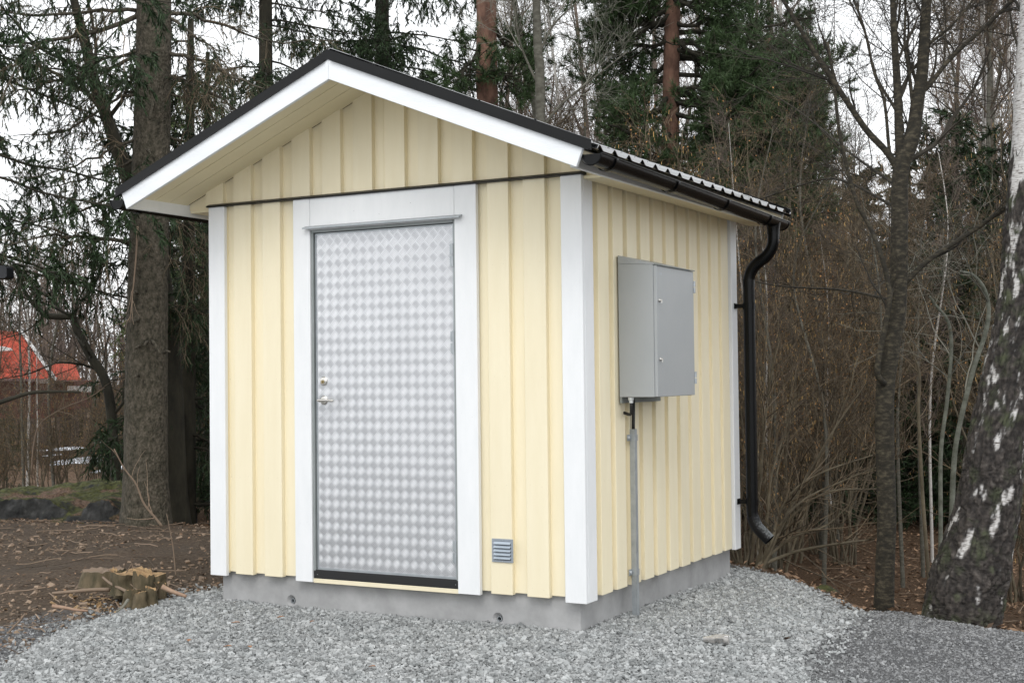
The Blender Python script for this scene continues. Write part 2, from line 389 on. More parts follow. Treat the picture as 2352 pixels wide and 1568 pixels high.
def board_front(g,x0,x1,z0,z1,nails=()):
    r=random.uniform(-.0012,.0012)
    g.box(x0,x1,RF+r,RC+.004,z0,z1)
    for z in nails:
        for x in (x0+.035,x1-.035): nailrow(g,x+random.uniform(-.006,.006),RF+r,z+random.uniform(-.008,.008))
random.seed(3)
def walls():
    # lower front
    g=Geo(); g.box(-2.60,-1.90,RC,RC+.02,.02,2.336); g.box(-.72,-.02,RC,RC+.02,.02,2.336)
    g.box(-1.899,-.721,RC,RC+.02,2.12,2.336)
    for k,xr in enumerate(LT):
        xl=xr-.137
        if xr<-2.53 or xl>-.13: continue
        if -1.95<xr-.05<-.66 and -1.96<xl+.05<-.65: continue
        a=max(xl,-2.50); b=min(xr,-.12)
        if b<=-1.95 or a>=-.665: board_front(g,a,b,.012+random.uniform(-.002,.002),2.318,(.06,.62,1.22,1.85))
    g.box(-1.827,-.804,.012,.05,-.004,.022)
    g.build('front_cladding',[M['cream'],M['nail']],hut,bevel=.002)
    # side walls
    for sx,name in ((1,'side_cladding'),(-1,'side_cladding')):
        g=Geo(); X=lambda t: (-t if sx>0 else -W+t)
        def bx(t0,t1,y0,y1,z0,z1,m=0):
            a,b=sorted((X(t0),X(t1))); g.box(a,b,y0,y1,z0,z1,m)
        bx(RC,RC+.02,.03,2.53,.02,2.345)
        for k in range(-0,11):
            yr=.375+.2017*k; yl=yr-.141
            yl=max(yl,.15); yr=min(yr,2.44)
            if yr-yl<.04: continue
            r=random.uniform(-.001,.001)
            bx(RF+r,RC+.004,yl,yr,.010+random.uniform(-.002,.003),2.325)
            if sx>0:
                for z in (.06,.64,1.25,1.9):
                    for yy in (yl+.035,yr-.035): nailrow(g,yy+random.uniform(-.006,.006),-RF-r,z+random.uniform(-.008,.008),1)
        g.build(name,[M['cream'],M['nail']],hut,bevel=.002)
    g=Geo(); g.box(-2.59,-.03,D-.054,D-.034,.02,2.318)
    for k in range(11): g.box(-2.50+k*.228,-2.50+k*.228+.15,D-.038,D-.012,.01,2.318)
    g.build('back_cladding',M['cream'],hut)
    # gable over the belt: board tops follow the rake soffit
    def zs(x): return 2.348+(x+2.82)*TP if x<AX else 2.348+(.1965-x)*TP
    g=Geo()
    def slab(x0,x1,y0,y1,zb):
        cuts=[x0]+([AX] if x0<AX<x1 else [])+[x1]
        for a,b in zip(cuts[:-1],cuts[1:]):
            g.prism([(a,y0,zb),(b,y0,zb),(b,y0,zs(b)+.008),(a,y0,zs(a)+.008)],(0,y1-y0,0))
    slab(-2.625,0.0,RC+.001,RC+.02,2.3365); slab(-2.8195,-2.6255,RC+.001,RC+.02,2.313); slab(.0005,.1655,RC+.001,RC+.02,2.313)
    for xr in LT+[LT[-1]-.229*1,-.23+.229]:
        a,b=xr-.137,xr
        if xr==-.23+.229: a,b=-.125,-.012
        if b<-2.66: a=max(a,-2.79)
        if a<-2.62 and b<-2.6: continue
        r=random.uniform(-.001,.001); zb=2.336
        slab(a,b,RF+r,RC+.004,zb)
    slab(-2.655,-2.518,RF+.001,RC+.004,2.336)
    g.build('gable_cladding',[M['cream'],M['nail']],hut,bevel=.0015)
    g=Geo(); g.prism([(-2.60,D-.02,2.3),(0,D-.02,2.3),(0,D-.02,2.42),(AX,D-.02,2.95),(-2.60,D-.02,2.42)],(0,-.02,0)); g.build('rear_gable',M['cream'],hut)
walls()
def corner_board(cx,sy,y0,y1,x0,x1):
    pass
g=Geo(); g.box(-.1279,0,0,.03,-.004,2.318); g.box(-.03,0,.03,.1544-.01,-.004,2.318); g.build('corner_board',M['white'],hut,bevel=.003)
g=Geo(); g.box(-W,-W+.1279,0,.03,-.004,2.318); g.box(-W,-W+.03,.03,.15,-.004,2.318); g.build('corner_board',M['white'],hut,bevel=.003)
g=Geo(); g.box(-.03,0,D-.115,D,-.002,2.318); g.box(-.13,-.03,D-.03,D,-.002,2.318); g.build('corner_board',M['white'],hut,bevel=.003)
g=Geo(); g.box(-W,-W+.03,D-.115,D,-.002,2.318); g.box(-W+.03,-W+.13,D-.03,D,-.002,2.318); g.build('corner_board',M['white'],hut,bevel=.003)
g=Geo(); g.prism([(-2.63,-.016,2.318),(-2.63,-.016,2.324),(-2.63,.012,2.338),(-2.63,.034,2.338),(-2.63,.034,2.318)],(2.646,0,0)); g.build('belt_flashing',M['flash'],hut,bevel=.001)
g=Geo()
for xx,zz in ((-1.915,.35),(-1.862,.36),(-1.915,1.02),(-1.86,1.01),(-1.915,1.66),(-1.862,1.65),(-.77,.34),(-.70,.35),(-.77,1.02),(-.70,1.0),(-.77,1.62),(-.70,1.64),(-1.5,2.22),(-1.1,2.24),(-1.32,2.19),(-.70,2.1),(-.77,2.25)): nailrow(g,xx,.0,zz)
g.box(-1.9526,-1.8268,.0,.03,0,2.3175); g.box(-.8041,-.6613,.0,.03,.0,2.3175); g.box(-1.8248,-.8061,.001,.03,2.125,2.3172)
g.build('door_trim',[M['white'],M['nailgrey']],hut,bevel=.002)
# door
def door():
    x0,x1,z0,z1=-1.807,-.824,.0747,2.1047
    g=Geo()
    g.box(-1.8265,x0-.004,.012,.075,.07,2.125); g.box(x1+.004,-.8045,.012,.075,.07,2.125); g.box(x0-.004,x1+.004,.008,.075,z1+.004,2.1245)
    fr=g.build('door_frame',M['zincframe'],hut,bevel=.001)
    g=Geo(); g.prism([(-1.858,-.036,2.130),(-1.858,-.036,2.138),(-1.858,-.0,2.150),(-1.858,-.0,2.144),(-1.858,-.03,2.134)],(1.107,0,0)); g.build('drip_cap',M['galv'],hut)
    g=Geo(); g.box(-1.8265,-.8045,.014,.07,.023,.0745)
    for i in range(1): g.box(-1.80,-1.796,.0125,.02,.045,.049,m=1); g.box(-.83,-.826,.0125,.02,.045,.049,m=1)
    g.build('threshold',[M['rubber'],M['galv']],hut,bevel=.001)
    g=Geo(); g.box(x0,x1,.030,.07,z0,z1)
    e=.010
    leaf=g.build('door',M['alu'],hut,bevel=.001)
    g=Geo()
    for a,b,c,d in ((x0,x0+e,z0,z1),(x1-e,x1,z0,z1)): g.box(a,b,.027,.031,c,d)
    g.box(x0+e,x1-e,.027,.031,z0,z0+e*1.3); g.box(x0+e,x1-e,.027,.031,z1-e,z1); g.build('door_edging',M['galv'],leaf)
    # five bar tread: clusters of five curved bars, alternately turned
    px,pz=.0615,.0672; V=[];Q=[];n=0
    S=6; t=np.array([-1,-.85,-.3,.3,.85,1.])
    def bar(cx,cz,ang,off):
        nonlocal n
        L=.0220; wd=.0021; ht=.0011
        ca,sa=math.cos(ang),math.sin(ang)
        for i in range(S):
            w=wd*(1-.75*abs(t[i])**5); s=t[i]*L; c=off+.0032*(1-t[i]**2)
            for a,hh in ((-w,0),(-w*.35,ht*(1-.6*t[i]**2)),(w*.35,ht*(1-.6*t[i]**2)),(w,0)):
                x=s*ca-(c+a)*sa; z=s*sa+(c+a)*ca
                X=min(max(cx+x,x0+e),x1-e); Zz=min(max(cz+z,z0+e*1.3),z1-e)
                V.append((X,.0298-hh,Zz))
        for i in range(S-1):
            for j in range(3): Q.append((n+i*4+j,n+i*4+j+1,n+i*4+5+j,n+i*4+4+j))
        n+=S*4
    nx=int((x1-x0)/px)+2; nz_=int((z1-z0)/pz)+2
    for i in range(nx):
        for j in range(nz_):
            for cx,cz,ang in ((x0+.014+i*px,z1-.02-j*pz,R_(-45)),(x0+.014+(i+.5)*px,z1-.02-(j+.5)*pz,R_(45))):
                if cx<x0 or cx>x1 or cz<z0 or cz>z1: continue
                for o_ in (-2,-1,0,1,2): bar(cx,cz,ang,o_*.0084)
    g=Geo(); g.add(V,Q); g.build('tread_pattern',M['alubar'],leaf,smooth=False)
    for a,b in ((1.989,1.856),(1.490,1.356),(.296,.165)):
        mid=(a+b)/2; g=Geo()
        for c0,c1 in ((mid+.003,a),(b,mid-.003)):
            g.lathe([(.0001,0),(.0075,0),(.0075,c1-c0),(.0001,c1-c0)],(x1-.002,.012,c0),(0,0,1),16)
            g.box(x1-.026,x1-.004,.022,.0285,c0+.004,c1-.002)
        g.build('hinge',M['galv'],leaf)
    g=Geo(); g.lathe([(.027,0),(.027,.006),(.023,.010),(.012,.0115),(.0115,.014),(.0001,.014)],(-1.750,.030,1.210),(0,-1,0),32)
    lk=g.build('lock_cylinder',M['chrome'],leaf,smooth=False)
    g=Geo(); g.lathe([(.0105,.0145),(.0105,.0165),(.0001,.0165)],(-1.750,.030,1.206),(0,-1,0),20); g.box(-1.7515,-1.7485,.0125,.014,1.199,1.209,m=1)
    g.build('keyway',[M['brass'],M['dark']],lk)
    g=Geo(); g.lathe([(.027,0),(.027,.006),(.022,.010),(.011,.012),(.010,.052)],(-1.749,.030,1.094),(0,-1,0),32)
    hd=g.build('handle_rose',M['chrome'],leaf)
    g=Geo(); P=np.array([(-1.765,-.024,1.095),(-1.749,-.030,1.095),(-1.73,-.032,1.095),(-1.68,-.034,1.094),(-1.645,-.033,1.093),(-1.635,-.032,1.093)])
    g.tubes(P,np.array([.004,.0085,.0095,.009,.0075,.003]),14,cap=True); g.build('lever',M['chrome'],hd,smooth=True)
door()
def vent():
    x0,x1,z0,z1=-.584,-.450,.192,.322; y=RF-.003
    g=Geo(); b=.014
    g.box(x0,x0+b,y-.004,y+.002,z0,z1); g.box(x1-b,x1,y-.004,y+.002,z0,z1); g.box(x0+b,x1-b,y-.004,y+.002,z0,z0+b*.9); g.box(x0+b,x1-b,y-.004,y+.002,z1-b*.9,z1)
    g.box(x0+b,x1-b,y+.001,y+.003,z0+b*.9,z1-b*.9,m=1)
    v=g.build('vent_grille',[M['ventm'],M['dark']],hut,bevel=.001)
    zz=np.linspace(z1-b*.9-.001,z0+b*.9+.001,6)
    for i in range(5):
        g=Geo(); a,c=zz[i],zz[i+1]
        g.prism([(x0+b,y+.000,a),(x0+b,y-.012,c+.007),(x0+b,y-.012,c+.004),(x0+b,y+.0,a-.004)],(x1-x0-2*b,0,0)); g.build('slat',M['ventslat'],v)
    for z in (z0+.006,z1-.006):
        g=Geo(); g.lathe([(.0035,0),(.0025,.002),(.0001,.002)],((x0+x1)/2,y-.004,z),(0,-1,0),10); g.build('screw',M['galv'],v)
vent()
# ---- roof
YF,YR=-.5,2.87
def bargeboards():
    c,s=math.cos(.3864),math.sin(.3864)
    for yy in (YF,YR-.02):
        for sg in (-1,1):
            a=np.array([AX,yy,3.0046]); t=np.array([AX+sg*1.6862*c,yy,3.0046-1.6862*s]); bt=t+.1038*np.array([-sg*s,0,-c])
            ap=np.array([AX,yy,3.0046-.1038/c])
            e=.0006*sg
            pts=[a+[e,0,0],t,bt,ap+[e,0,0]]
            if sg<0: pts=pts[::-1]
            g=Geo(); g.prism(pts,(0,.024,0)); g.build('bargeboard',M['white_h'],hut,bevel=.002)
bargeboards()
def soffits():
    # rake soffit: tongue and groove boards running down the slope, seen from below
    for sg in (-1,1):
        g=Geo()
        xe=-2.82 if sg<0 else .1965
        ys=[YF+.024,-.405,-.272,-.139,.03]
        for a,b in zip(ys[:-1],ys[1:]):
            p=[(xe,a+.003,2.348),(AX,a+.0025,2.348+abs(xe-AX)*TP),(AX,a+.0025,2.348+abs(xe-AX)*TP+.02),(xe,a+.0025,2.368)]
            g.prism(p,(0,b-a-.005,0))
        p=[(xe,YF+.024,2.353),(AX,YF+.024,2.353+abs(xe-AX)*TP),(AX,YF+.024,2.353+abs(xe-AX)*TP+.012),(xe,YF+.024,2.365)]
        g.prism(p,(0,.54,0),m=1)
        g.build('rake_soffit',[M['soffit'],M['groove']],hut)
        g=Geo(); 
        if sg>0: g.box(.0,.164,.03,YR-.03,2.296,2.312)
        else: g.box(-2.795,-2.6235,.03,YR-.03,2.296,2.312)
        g.build('eave_soffit',M['soffit'],hut)
        g=Geo()
        if sg>0: g.box(.166,.19,YF+.0245,YR-.02,2.278,2.385)
        else: g.box(-2.844,-2.82,YF+.0245,YR-.02,2.278,2.385)
        g.build('fascia',M['white'],hut,bevel=.002)
        g=Geo()
        p=[(AX,0,2.97),(AX+sg*1.55,0,2.97-1.55*TP),(AX+sg*1.55,0,2.99-1.55*TP),(AX,0,2.99)]
        g.prism([(q[0],YF+.03,q[2]) for q in p],(0,YR-YF-.06,0)); g.build('roof_deck',M['soffit'],hut)
soffits()
def roof_sheet():
    per=.1828; A=.026
    ZR=3.055-.002
    ny=int((YR-YF-.02)/per*14); ys=np.linspace(YF+.012,YR-.012,ny)
    ph=((ys-(-.455))/per)%1.0
    # narrow crest, wide flat trough
    prof=np.where(ph<.46,.5+.5*np.cos((ph/.46-.5)*2*math.pi),0)**.8
    for sg in (-1,1):
        smax=1.62/math.cos(.3864); L=1.6165 if sg>0 else 1.60
        # slope stations with steps
        st=[0.02]; step=.33; s_end=L/math.cos(.3864); riser=.014; last=s_end-.13
        st=[]; k=last
        edges=[]
        while k>0.02: edges.append(k); k-=step
        edges=edges[::-1]
        rows=[(0.02,0.0)]
        for e in edges: 
            rows.append((e,riser if True else 0)); rows.append((e+.001,0.0))
        rows.append((s_end,riser*.5))
        # height offset falls toward each step: tail of a tile rides high
        V=[]
        for i,(s,o) in enumerate(rows):
            x=AX+sg*s*math.cos(.3864); zb=ZR-s*math.sin(.3864)-A-.014
            V.append(np.stack([np.full(ny,x),ys,zb+A*prof+o],-1))
        V=np.stack(V); nr=len(rows); idx=np.arange(nr*ny).reshape(nr,ny)
        q=np.stack([idx[:-1,:-1],idx[1:,:-1],idx[1:,1:],idx[:-1,1:]],-1).reshape(-1,4)
        if sg<0: q=q[:,::-1]
        g=Geo(); g.add(V.reshape(-1,3),q)
        o=g.build('roof_sheet',M['roof'],hut,smooth=False)
        sol=o.modifiers.new('t','SOLIDIFY'); sol.thickness=.0025; sol.offset=-1
        # screws on the tails
        for e in (edges[-1],):
            for kk in range(0,18,3):
                yy=-.455+per*(kk+.23+.45)
                if yy>YR-.1: break
                x=AX+sg*(e-.03)*math.cos(.3864); z=ZR-(e-.03)*math.sin(.3864)-.014-A+.014
                g=Geo(); g.lathe([(.008,0),(.008,.003),(.005,.008),(.0001,.008)],(x,yy,z),(sg*math.sin(.3864),0,math.cos(.3864)),8)
                if sg>0: g.build('roof_screw',M['flash'],o)
    g=Geo()
    for sg in (-1,1):
        p=[(AX,0,3.072),(AX+sg*.13,0,3.072-.13*TP),(AX+sg*.13,0,3.069-.13*TP),(AX,0,3.069)]
        g.prism([(q[0],YF+.02,q[2]) for q in p],(0,YR-YF-.04,0))
    g.build('ridge_cap',M['roof'],hut)
    for yy,sgn in ((YF,-1),(YR+.004,1)):
        for sg in (-1,1):
            L=1.61; g=Geo()
            def P(x,z,y): return (AX+sg*x,y,z-x*TP)
            y0,y1=(yy-.006,yy-.003) if sgn<0 else (yy,yy+.003)
            g.prism([P(0,3.003,y0),P(L,3.003,y0),P(L,3.056,y0),P(0,3.056,y0)],(0,.003,0))
            ya,yb=(yy-.006,yy+.085) if sgn<0 else (yy-.085,yy+.003)
            g.prism([P(0,3.0565,ya),P(L,3.0565,ya),P(L,3.0595,ya),P(0,3.0595,ya)],(0,yb-ya,0))
            yl=yy-.016 if sgn<0 else yy+.003
            g.prism([P(.02,3.000,yl),P(L-.01,3.000,yl),P(L-.01,3.008,yl),P(.02,3.008,yl)],(0,.010,0))
            v=g.build('verge_flashing',M['flash'],hut)
            if sgn<0:
                for kx in (.28,.62,.95,1.28):
                    if sg<0: continue
                    g=Geo(); g.lathe([(.007,0),(.007,.003),(.004,.007),(.0001,.007)],(AX+sg*kx,yy+.03,3.0595-kx*TP),(0,0,1),8); g.build('flashing_screw',M['flash'],v)
roof_sheet()
def gutter(cx,side):
    y0,y1=-.47,2.70; r=.055
    zt=lambda y: 2.336-(y-y0)*.0142
    g=Geo(); k=20
    for rr,inw in ((r,1),(r-.003,0)):
        V=[]
        for y in (y0,y1):
            for j in range(k+1):
                a=math.pi+math.pi*j/k; V.append((cx+rr*math.cos(a),y,zt(y)+rr*math.sin(a)))
        q=[(j,j+1,j+k+2,j+k+1) for j in range(k)]
        g.add(V,q)
    for s in (-1,1):
        g.tubes(np.array([(cx+s*(r-.001),y0,zt(y0)),(cx+s*(r-.001),(y0+y1)/2,zt((y0+y1)/2)),(cx+s*(r-.001),y1,zt(y1))]),np.full(3,.006 if s*side>0 else .0035),8,cap=True)
    o=g.build('gutter',M['blackmetal'],hut,smooth=False)
    for y in (y0,y1):
        g=Geo(); pts=[(cx+(r+.001)*math.cos(math.pi+math.pi*j/k),y-.003,zt(y)+(r+.001)*math.sin(math.pi+math.pi*j/k)) for j in range(k+1)]
        g.prism(pts,(0,.006,0)); 
        P=np.array([(cx+(r+.001)*math.cos(math.pi+math.pi*j/k),y-.004,zt(y)+(r+.001)*math.sin(math.pi+math.pi*j/k)) for j in range(k+1)])
        g.tubes(P,np.full(k+1,.004),6)
        g.build('end_cap',M['blackmetal'],o)
    for y in (-.30,.56,1.42,2.28):
        V=[]
        g=Geo(); P=np.array([(cx+(r+.004)*math.cos(math.pi+math.pi*j/k),y,zt(y)+(r+.004)*math.sin(math.pi+math.pi*j/k)) for j in range(k+1)])
        if side<0: P=P[::-1]
        nx=P.copy()
        for j in range(len(P)-1):
            a,b=P[j],P[j+1]; n=np.array([a[0]-cx,0,a[2]-zt(y)]); n/=np.linalg.norm(n); n2=np.array([b[0]-cx,0,b[2]-zt(y)]); n2/=np.linalg.norm(n2)
            g.prism([a,b,b+n2*.004,a+n*.004],(0,.026,0))
        wx=cx-side*(r+.004)
        a,b=sorted((wx,.19 if side>0 else -2.844)); g.box(a,b,y,y+.026,zt(y)+.0,zt(y)+.035) if b-a>.003 else None
        g.build('gutter_bracket',M['blackmetal'],o)
    return o
gutter(.284,1); gutter(-2.938,-1)
def downpipe():
    def smooth(pts,n=10):
        # round the corners of a polyline
        P=[np.array(p,float) for p in pts]; out=[P[0]]
        for i in range(1,len(P)-1):
            a,b,c=P[i-1],P[i],P[i+1]; r=min(.10,np.linalg.norm(b-a)*.48,np.linalg.norm(c-b)*.48)
            s=b+(a-b)/np.linalg.norm(a-b)*r; e=b+(c-b)/np.linalg.norm(c-b)*r
            for t in np.linspace(0,1,n): out.append((1-t)**2*s+2*t*(1-t)*b+t*t*e)
        out.append(P[-1]); return np.array(out)
    y=2.50
    P=smooth([(.284,y,2.30),(.284,y,2.07),(.10,y,1.955),(.10,y,.185),(.222,y,.070)])
    g=Geo(); g.tubes(P,np.full(len(P),.041),24); g.tubes(P,np.full(len(P),.038),24)
    dp=g.build('downpipe',M['blackmetal'],hut,smooth=True)
    g=Geo(); 
    g.lathe([(.052,0),(.050,-.03),(.043,-.07),(.043,-.10)],(.284,y,2.292),(0,0,1),24); g.build('gutter_outlet',M['blackmetal'],dp,smooth=True)
    for z,h in ((1.925,.05),(1.84,.01),(1.69,.05),(.31,.05),(1.45,.006),(.40,.01)):
        pass
    for z in (1.70,.33):
        g=Geo(); g.lathe([(.0415,-.022),(.0445,-.022),(.0445,.022),(.0415,.022)],(.10,y,z),(0,0,1),24)
        g.box(.0,.062,y-.012,y+.012,z-.014,z+.014); g.box(.0,.006,y-.03,y+.03,z-.02,z+.02)
        g.build('pipe_clip',M['blackmetal'],dp)
    for z,h in ((1.86,.05),(2.0,.0)):
        if h: 
            g=Geo(); g.lathe([(.0412,-h/2),(.0428,-h/2),(.0428,h/2),(.0412,h/2)],(.10,y,z),(0,0,1),24); g.build('pipe_joint',M['blackmetal'],dp,smooth=False)
    # painted sheen: paler colour on the upward-facing side of the shoe
    sp=M['blackmetal'].copy(); sp.name='sheen_painted_black_metal'; n,l=sp.node_tree.nodes,sp.node_tree.links; b=n["Principled BSDF"]
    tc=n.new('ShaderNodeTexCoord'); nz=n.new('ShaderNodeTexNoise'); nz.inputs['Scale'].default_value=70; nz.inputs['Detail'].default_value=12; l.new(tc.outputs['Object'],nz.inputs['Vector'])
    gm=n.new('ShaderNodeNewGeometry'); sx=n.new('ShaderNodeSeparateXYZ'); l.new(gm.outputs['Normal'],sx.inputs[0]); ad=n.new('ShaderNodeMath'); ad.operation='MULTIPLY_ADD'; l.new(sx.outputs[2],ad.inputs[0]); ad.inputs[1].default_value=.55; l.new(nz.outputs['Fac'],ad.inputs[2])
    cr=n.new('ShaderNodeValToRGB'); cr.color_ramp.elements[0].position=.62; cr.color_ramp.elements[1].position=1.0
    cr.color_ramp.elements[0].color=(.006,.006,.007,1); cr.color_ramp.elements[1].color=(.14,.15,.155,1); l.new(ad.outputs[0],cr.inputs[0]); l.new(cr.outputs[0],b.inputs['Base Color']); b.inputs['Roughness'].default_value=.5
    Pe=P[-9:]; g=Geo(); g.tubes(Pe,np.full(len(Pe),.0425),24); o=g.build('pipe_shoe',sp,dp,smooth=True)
downpipe()

# ---- electrical cabinet and its cables: bolted on, things of their own
cabi=thing('electrical_cabinet',(0.0,.77,1.08),'grey steel electrical cabinet with two latches mounted on the side wall of the hut','electrical cabinet')
def cabinet():
    y0,y1,z0,z1,X=.476,1.060,1.100,1.853,.215
    g=Geo(); g.prism([(.0,y0,z0),(X,y0,z0),(X,y0,z1-.004),(.0,y0,z1+.012)],(0,y1-y0,0)); g.build('body',M['cab'],cabi,bevel=.002)
    g=Geo(); g.prism([(.0,y0-.002,z1+.012),(X+.004,y0-.002,z1-.004),(X+.004,y0-.002,z1+.001),(.0,y0-.002,z1+.058)],(0,y1-y0+.004,0)); g.build('sloping_top',M['cab'],cabi,bevel=.001)
    g=Geo(); g.box(.0,.012,y0+.002,y1,1.066,1.0995); g.build('mounting_flange',M['cabdark'],cabi)
    g=Geo(); g.box(X+.0005,X+.0185,y0+.004,y1+.002,z0+.002,z1-.010); dr=g.build('cabinet_door',M['cab'],cabi,bevel=.0015)
    g=Geo(); g.prism([(X+.004,y0+.004,z1-.006),(X+.028,y0+.004,z1-.009),(X+.028,y0+.004,z1-.004),(X+.004,y0+.004,z1+.002)],(0,y1-y0,0)); g.build('rain_lip',M['cabdark'],cabi)
    for z in (1.646,1.313):
        g=Geo(); g.lathe([(.011,0),(.011,.005),(.007,.009),(.0065,.016),(.0001,.016)],(X+.0185,y0+.040,z),(1,0,0),16); g.box(X+.034,X+.037,y0+.037,y0+.043,z-.016,z+.004)
        g.build('latch',M['chrome'],dr)
    for z in (1.75,1.205):
        g=Geo()
        for a,b in ((z+.002,z+.036),(z-.036,z-.002)): g.lathe([(.0001,0),(.008,0),(.008,b-a),(.0001,b-a)],(X+.022,y1+.006,a),(0,0,1),12)
        g.box(X+.0,X+.006,y1+.001,y1+.016,z-.036,z+.036); g.build('hinge',M['galv'],cabi)
    g=Geo(); g.box(X+.0186,X+.0192,y0+.045,y0+.085,1.792,1.806); g.build('blank_plate',M['galv'],dr)
    g=Geo(); g.lathe([(.018,.006),(.018,-.012),(.013,-.014),(.012,-.03)],(.06,.500,z0-.004),(0,0,1),8); g.build('cable_gland',M['gland'],cabi)
    g=Geo(); g.lathe([(.004,0),(.004,.002),(.0001,.002)],(.07,y0-.002,1.877),(0,-1,0),8); g.build('screw',M['galv'],cabi)
cabinet()
g=Geo(); a=np.linspace(0,1,14)
P=np.array([(.06,.500,1.075),(.06,.501,1.05),(.058,.505,1.025),(.052,.515,1.008),(.040,.530,1.000),(.022,.545,1.000),(.0,.555,1.006),(-.03,.56,1.012)])
g.tubes(P,np.full(len(P),.009),12,cap=True); tag(g.build('power_cable',M['rubber'],smooth=True),'short black cable curling from the pale gland into the wall','cable')
g=Geo(); P=np.array([(.008,.652,1.09),(.008,.652,1.0),(.007,.650,.95),(.006,.648,.88)]); g.tubes(P,np.full(4,.0095),12,cap=True)
tag(g.build('power_cable',M['rubber'],smooth=True),'straight black cable running down behind the cabinet into the steel channel','cable')
cond=thing('cable_channel',(.015,.64,-.17),'upright galvanised steel channel guarding the cable from the gravel up the side wall','cable channel')
g=Geo(); ya,yb=.630,.664
g.box(.020,.023,ya,yb,-.30,.912); g.box(-.008,.0195,ya,ya+.0025,-.30,.912); g.box(-.008,.0195,yb-.0025,yb,-.30,.912); g.build('channel',M['galv'],cond)
for z in (.862,.085):
    g=Geo(); g.box(.0235,.0265,ya-.001,yb+.001,z-.018,z+.018); g.box(-.008,.0235,ya-.004,ya-.0005,z-.018,z+.018); g.box(-.010,-.006,ya-.038,ya-.004,z-.018,z+.018)
    g.lathe([(.013,0),(.012,.006),(.006,.010),(.0001,.010)],(-.006,ya-.022,z),(1,0,0),12); g.build('clamp',M['galv'],cond)

# ================================================================== vegetation
M['bark_spruce']=mat('spruce_bark',(.022,.019,.012),.95,var=(.125,.105,.08),scale=30,stretch=(1,1,.6),bump=.6,bscale=34,bstretch=(1,1,.55),bdist=.012,detail=8,stops=[(.45,(.055,.049,.033)),(.8,(.095,.10,.06))])
voronoi_bump(M['bark_spruce'],60,.8,.012,(1,1,.6))
M['bark_dark']=mat('dark_mossy_bark',(.016,.015,.010),.95,var=(.048,.043,.028),scale=9,stretch=(1,1,.4),bump=.6,bscale=40,bdist=.008)
M['bark_pine']=mat('pine_bark',(.085,.045,.032),.95,var=(.27,.15,.105),scale=7,stretch=(1,1,.5),bump=.9,bscale=22,bdist=.012,stops=[(.3,(.10,.06,.045))])
M['bark_alder']=mat('alder_bark',(.012,.011,.008),.95,var=(.085,.072,.048),scale=22,stretch=(1,1,2.2),bump=.8,bscale=60,bstretch=(1,1,2.5),bdist=.006,detail=9,stops=[(.5,(.027,.023,.015))])
M['bark_grey']=mat('grey_bark',(.060,.056,.042),.9,var=(.14,.135,.11),scale=12,stretch=(1,1,2),bump=.4,bscale=40,bdist=.004)
M['bark_hazel']=mat('hazel_bark',(.060,.048,.030),.85,var=(.155,.130,.086),scale=6,island=.45)
M['bark_pale']=mat('pale_grey_bark',(.075,.08,.06),.85,var=(.19,.20,.165),scale=9,stretch=(1,1,2))
M['twig']=mat('bare_twig',(.108,.081,.050),.8,island=.75)
M['twig_dark']=mat('dark_twig',(.032,.027,.019),.85,island=.5)
M['twig_grey']=mat('grey_twig',(.17,.165,.135),.8,island=.6)
M['twig_far']=mat('far_purple_twig',(.135,.105,.088),.9,island=.5)
M['birchfar']=mat('white_birch_bark',(.50,.48,.45),.7,var=(.08,.07,.06),scale=6,stretch=(1,1,3),stops=[(.6,(.45,.43,.40))])
M['catkin']=mat('hanging_catkin',(.42,.27,.10),.8,island=.4)
M['budleaf']=mat('withered_leaf',(.34,.17,.06),.8,island=.5)
M['needle']=mat('spruce_needles',(.022,.042,.015),.6,island=.55,spec=.3)
M['needle_pine']=mat('pine_needles',(.052,.088,.034),.55,island=.55,spec=.3)
M['needle_light']=mat('olive_conifer_needles',(.11,.15,.055),.6,island=.5,spec=.3)  # lighter olive green needles of the young conifer
M['leaf']=mat('brown_leaf',(.20,.125,.075),.85,island=.7)
M['chip']=mat('wood_debris',(.19,.14,.10),.9,island=.7)
M['cutwood']=mat('fresh_cut_wood',(.16,.10,.05),.85,var=(.46,.31,.16),scale=22,bump=.3,bscale=60,bdist=.003)
M['stumpbark']=mat('stump_bark',(.045,.040,.020),.95,var=(.15,.115,.07),scale=16,stretch=(1,1,.35),bump=.8,bscale=25,bdist=.01)
M['moss']=mat('mossy_rock',(.024,.026,.022),.95,var=(.085,.085,.08),scale=5,bump=1.0,bscale=14,bdist=.04,detail=9)

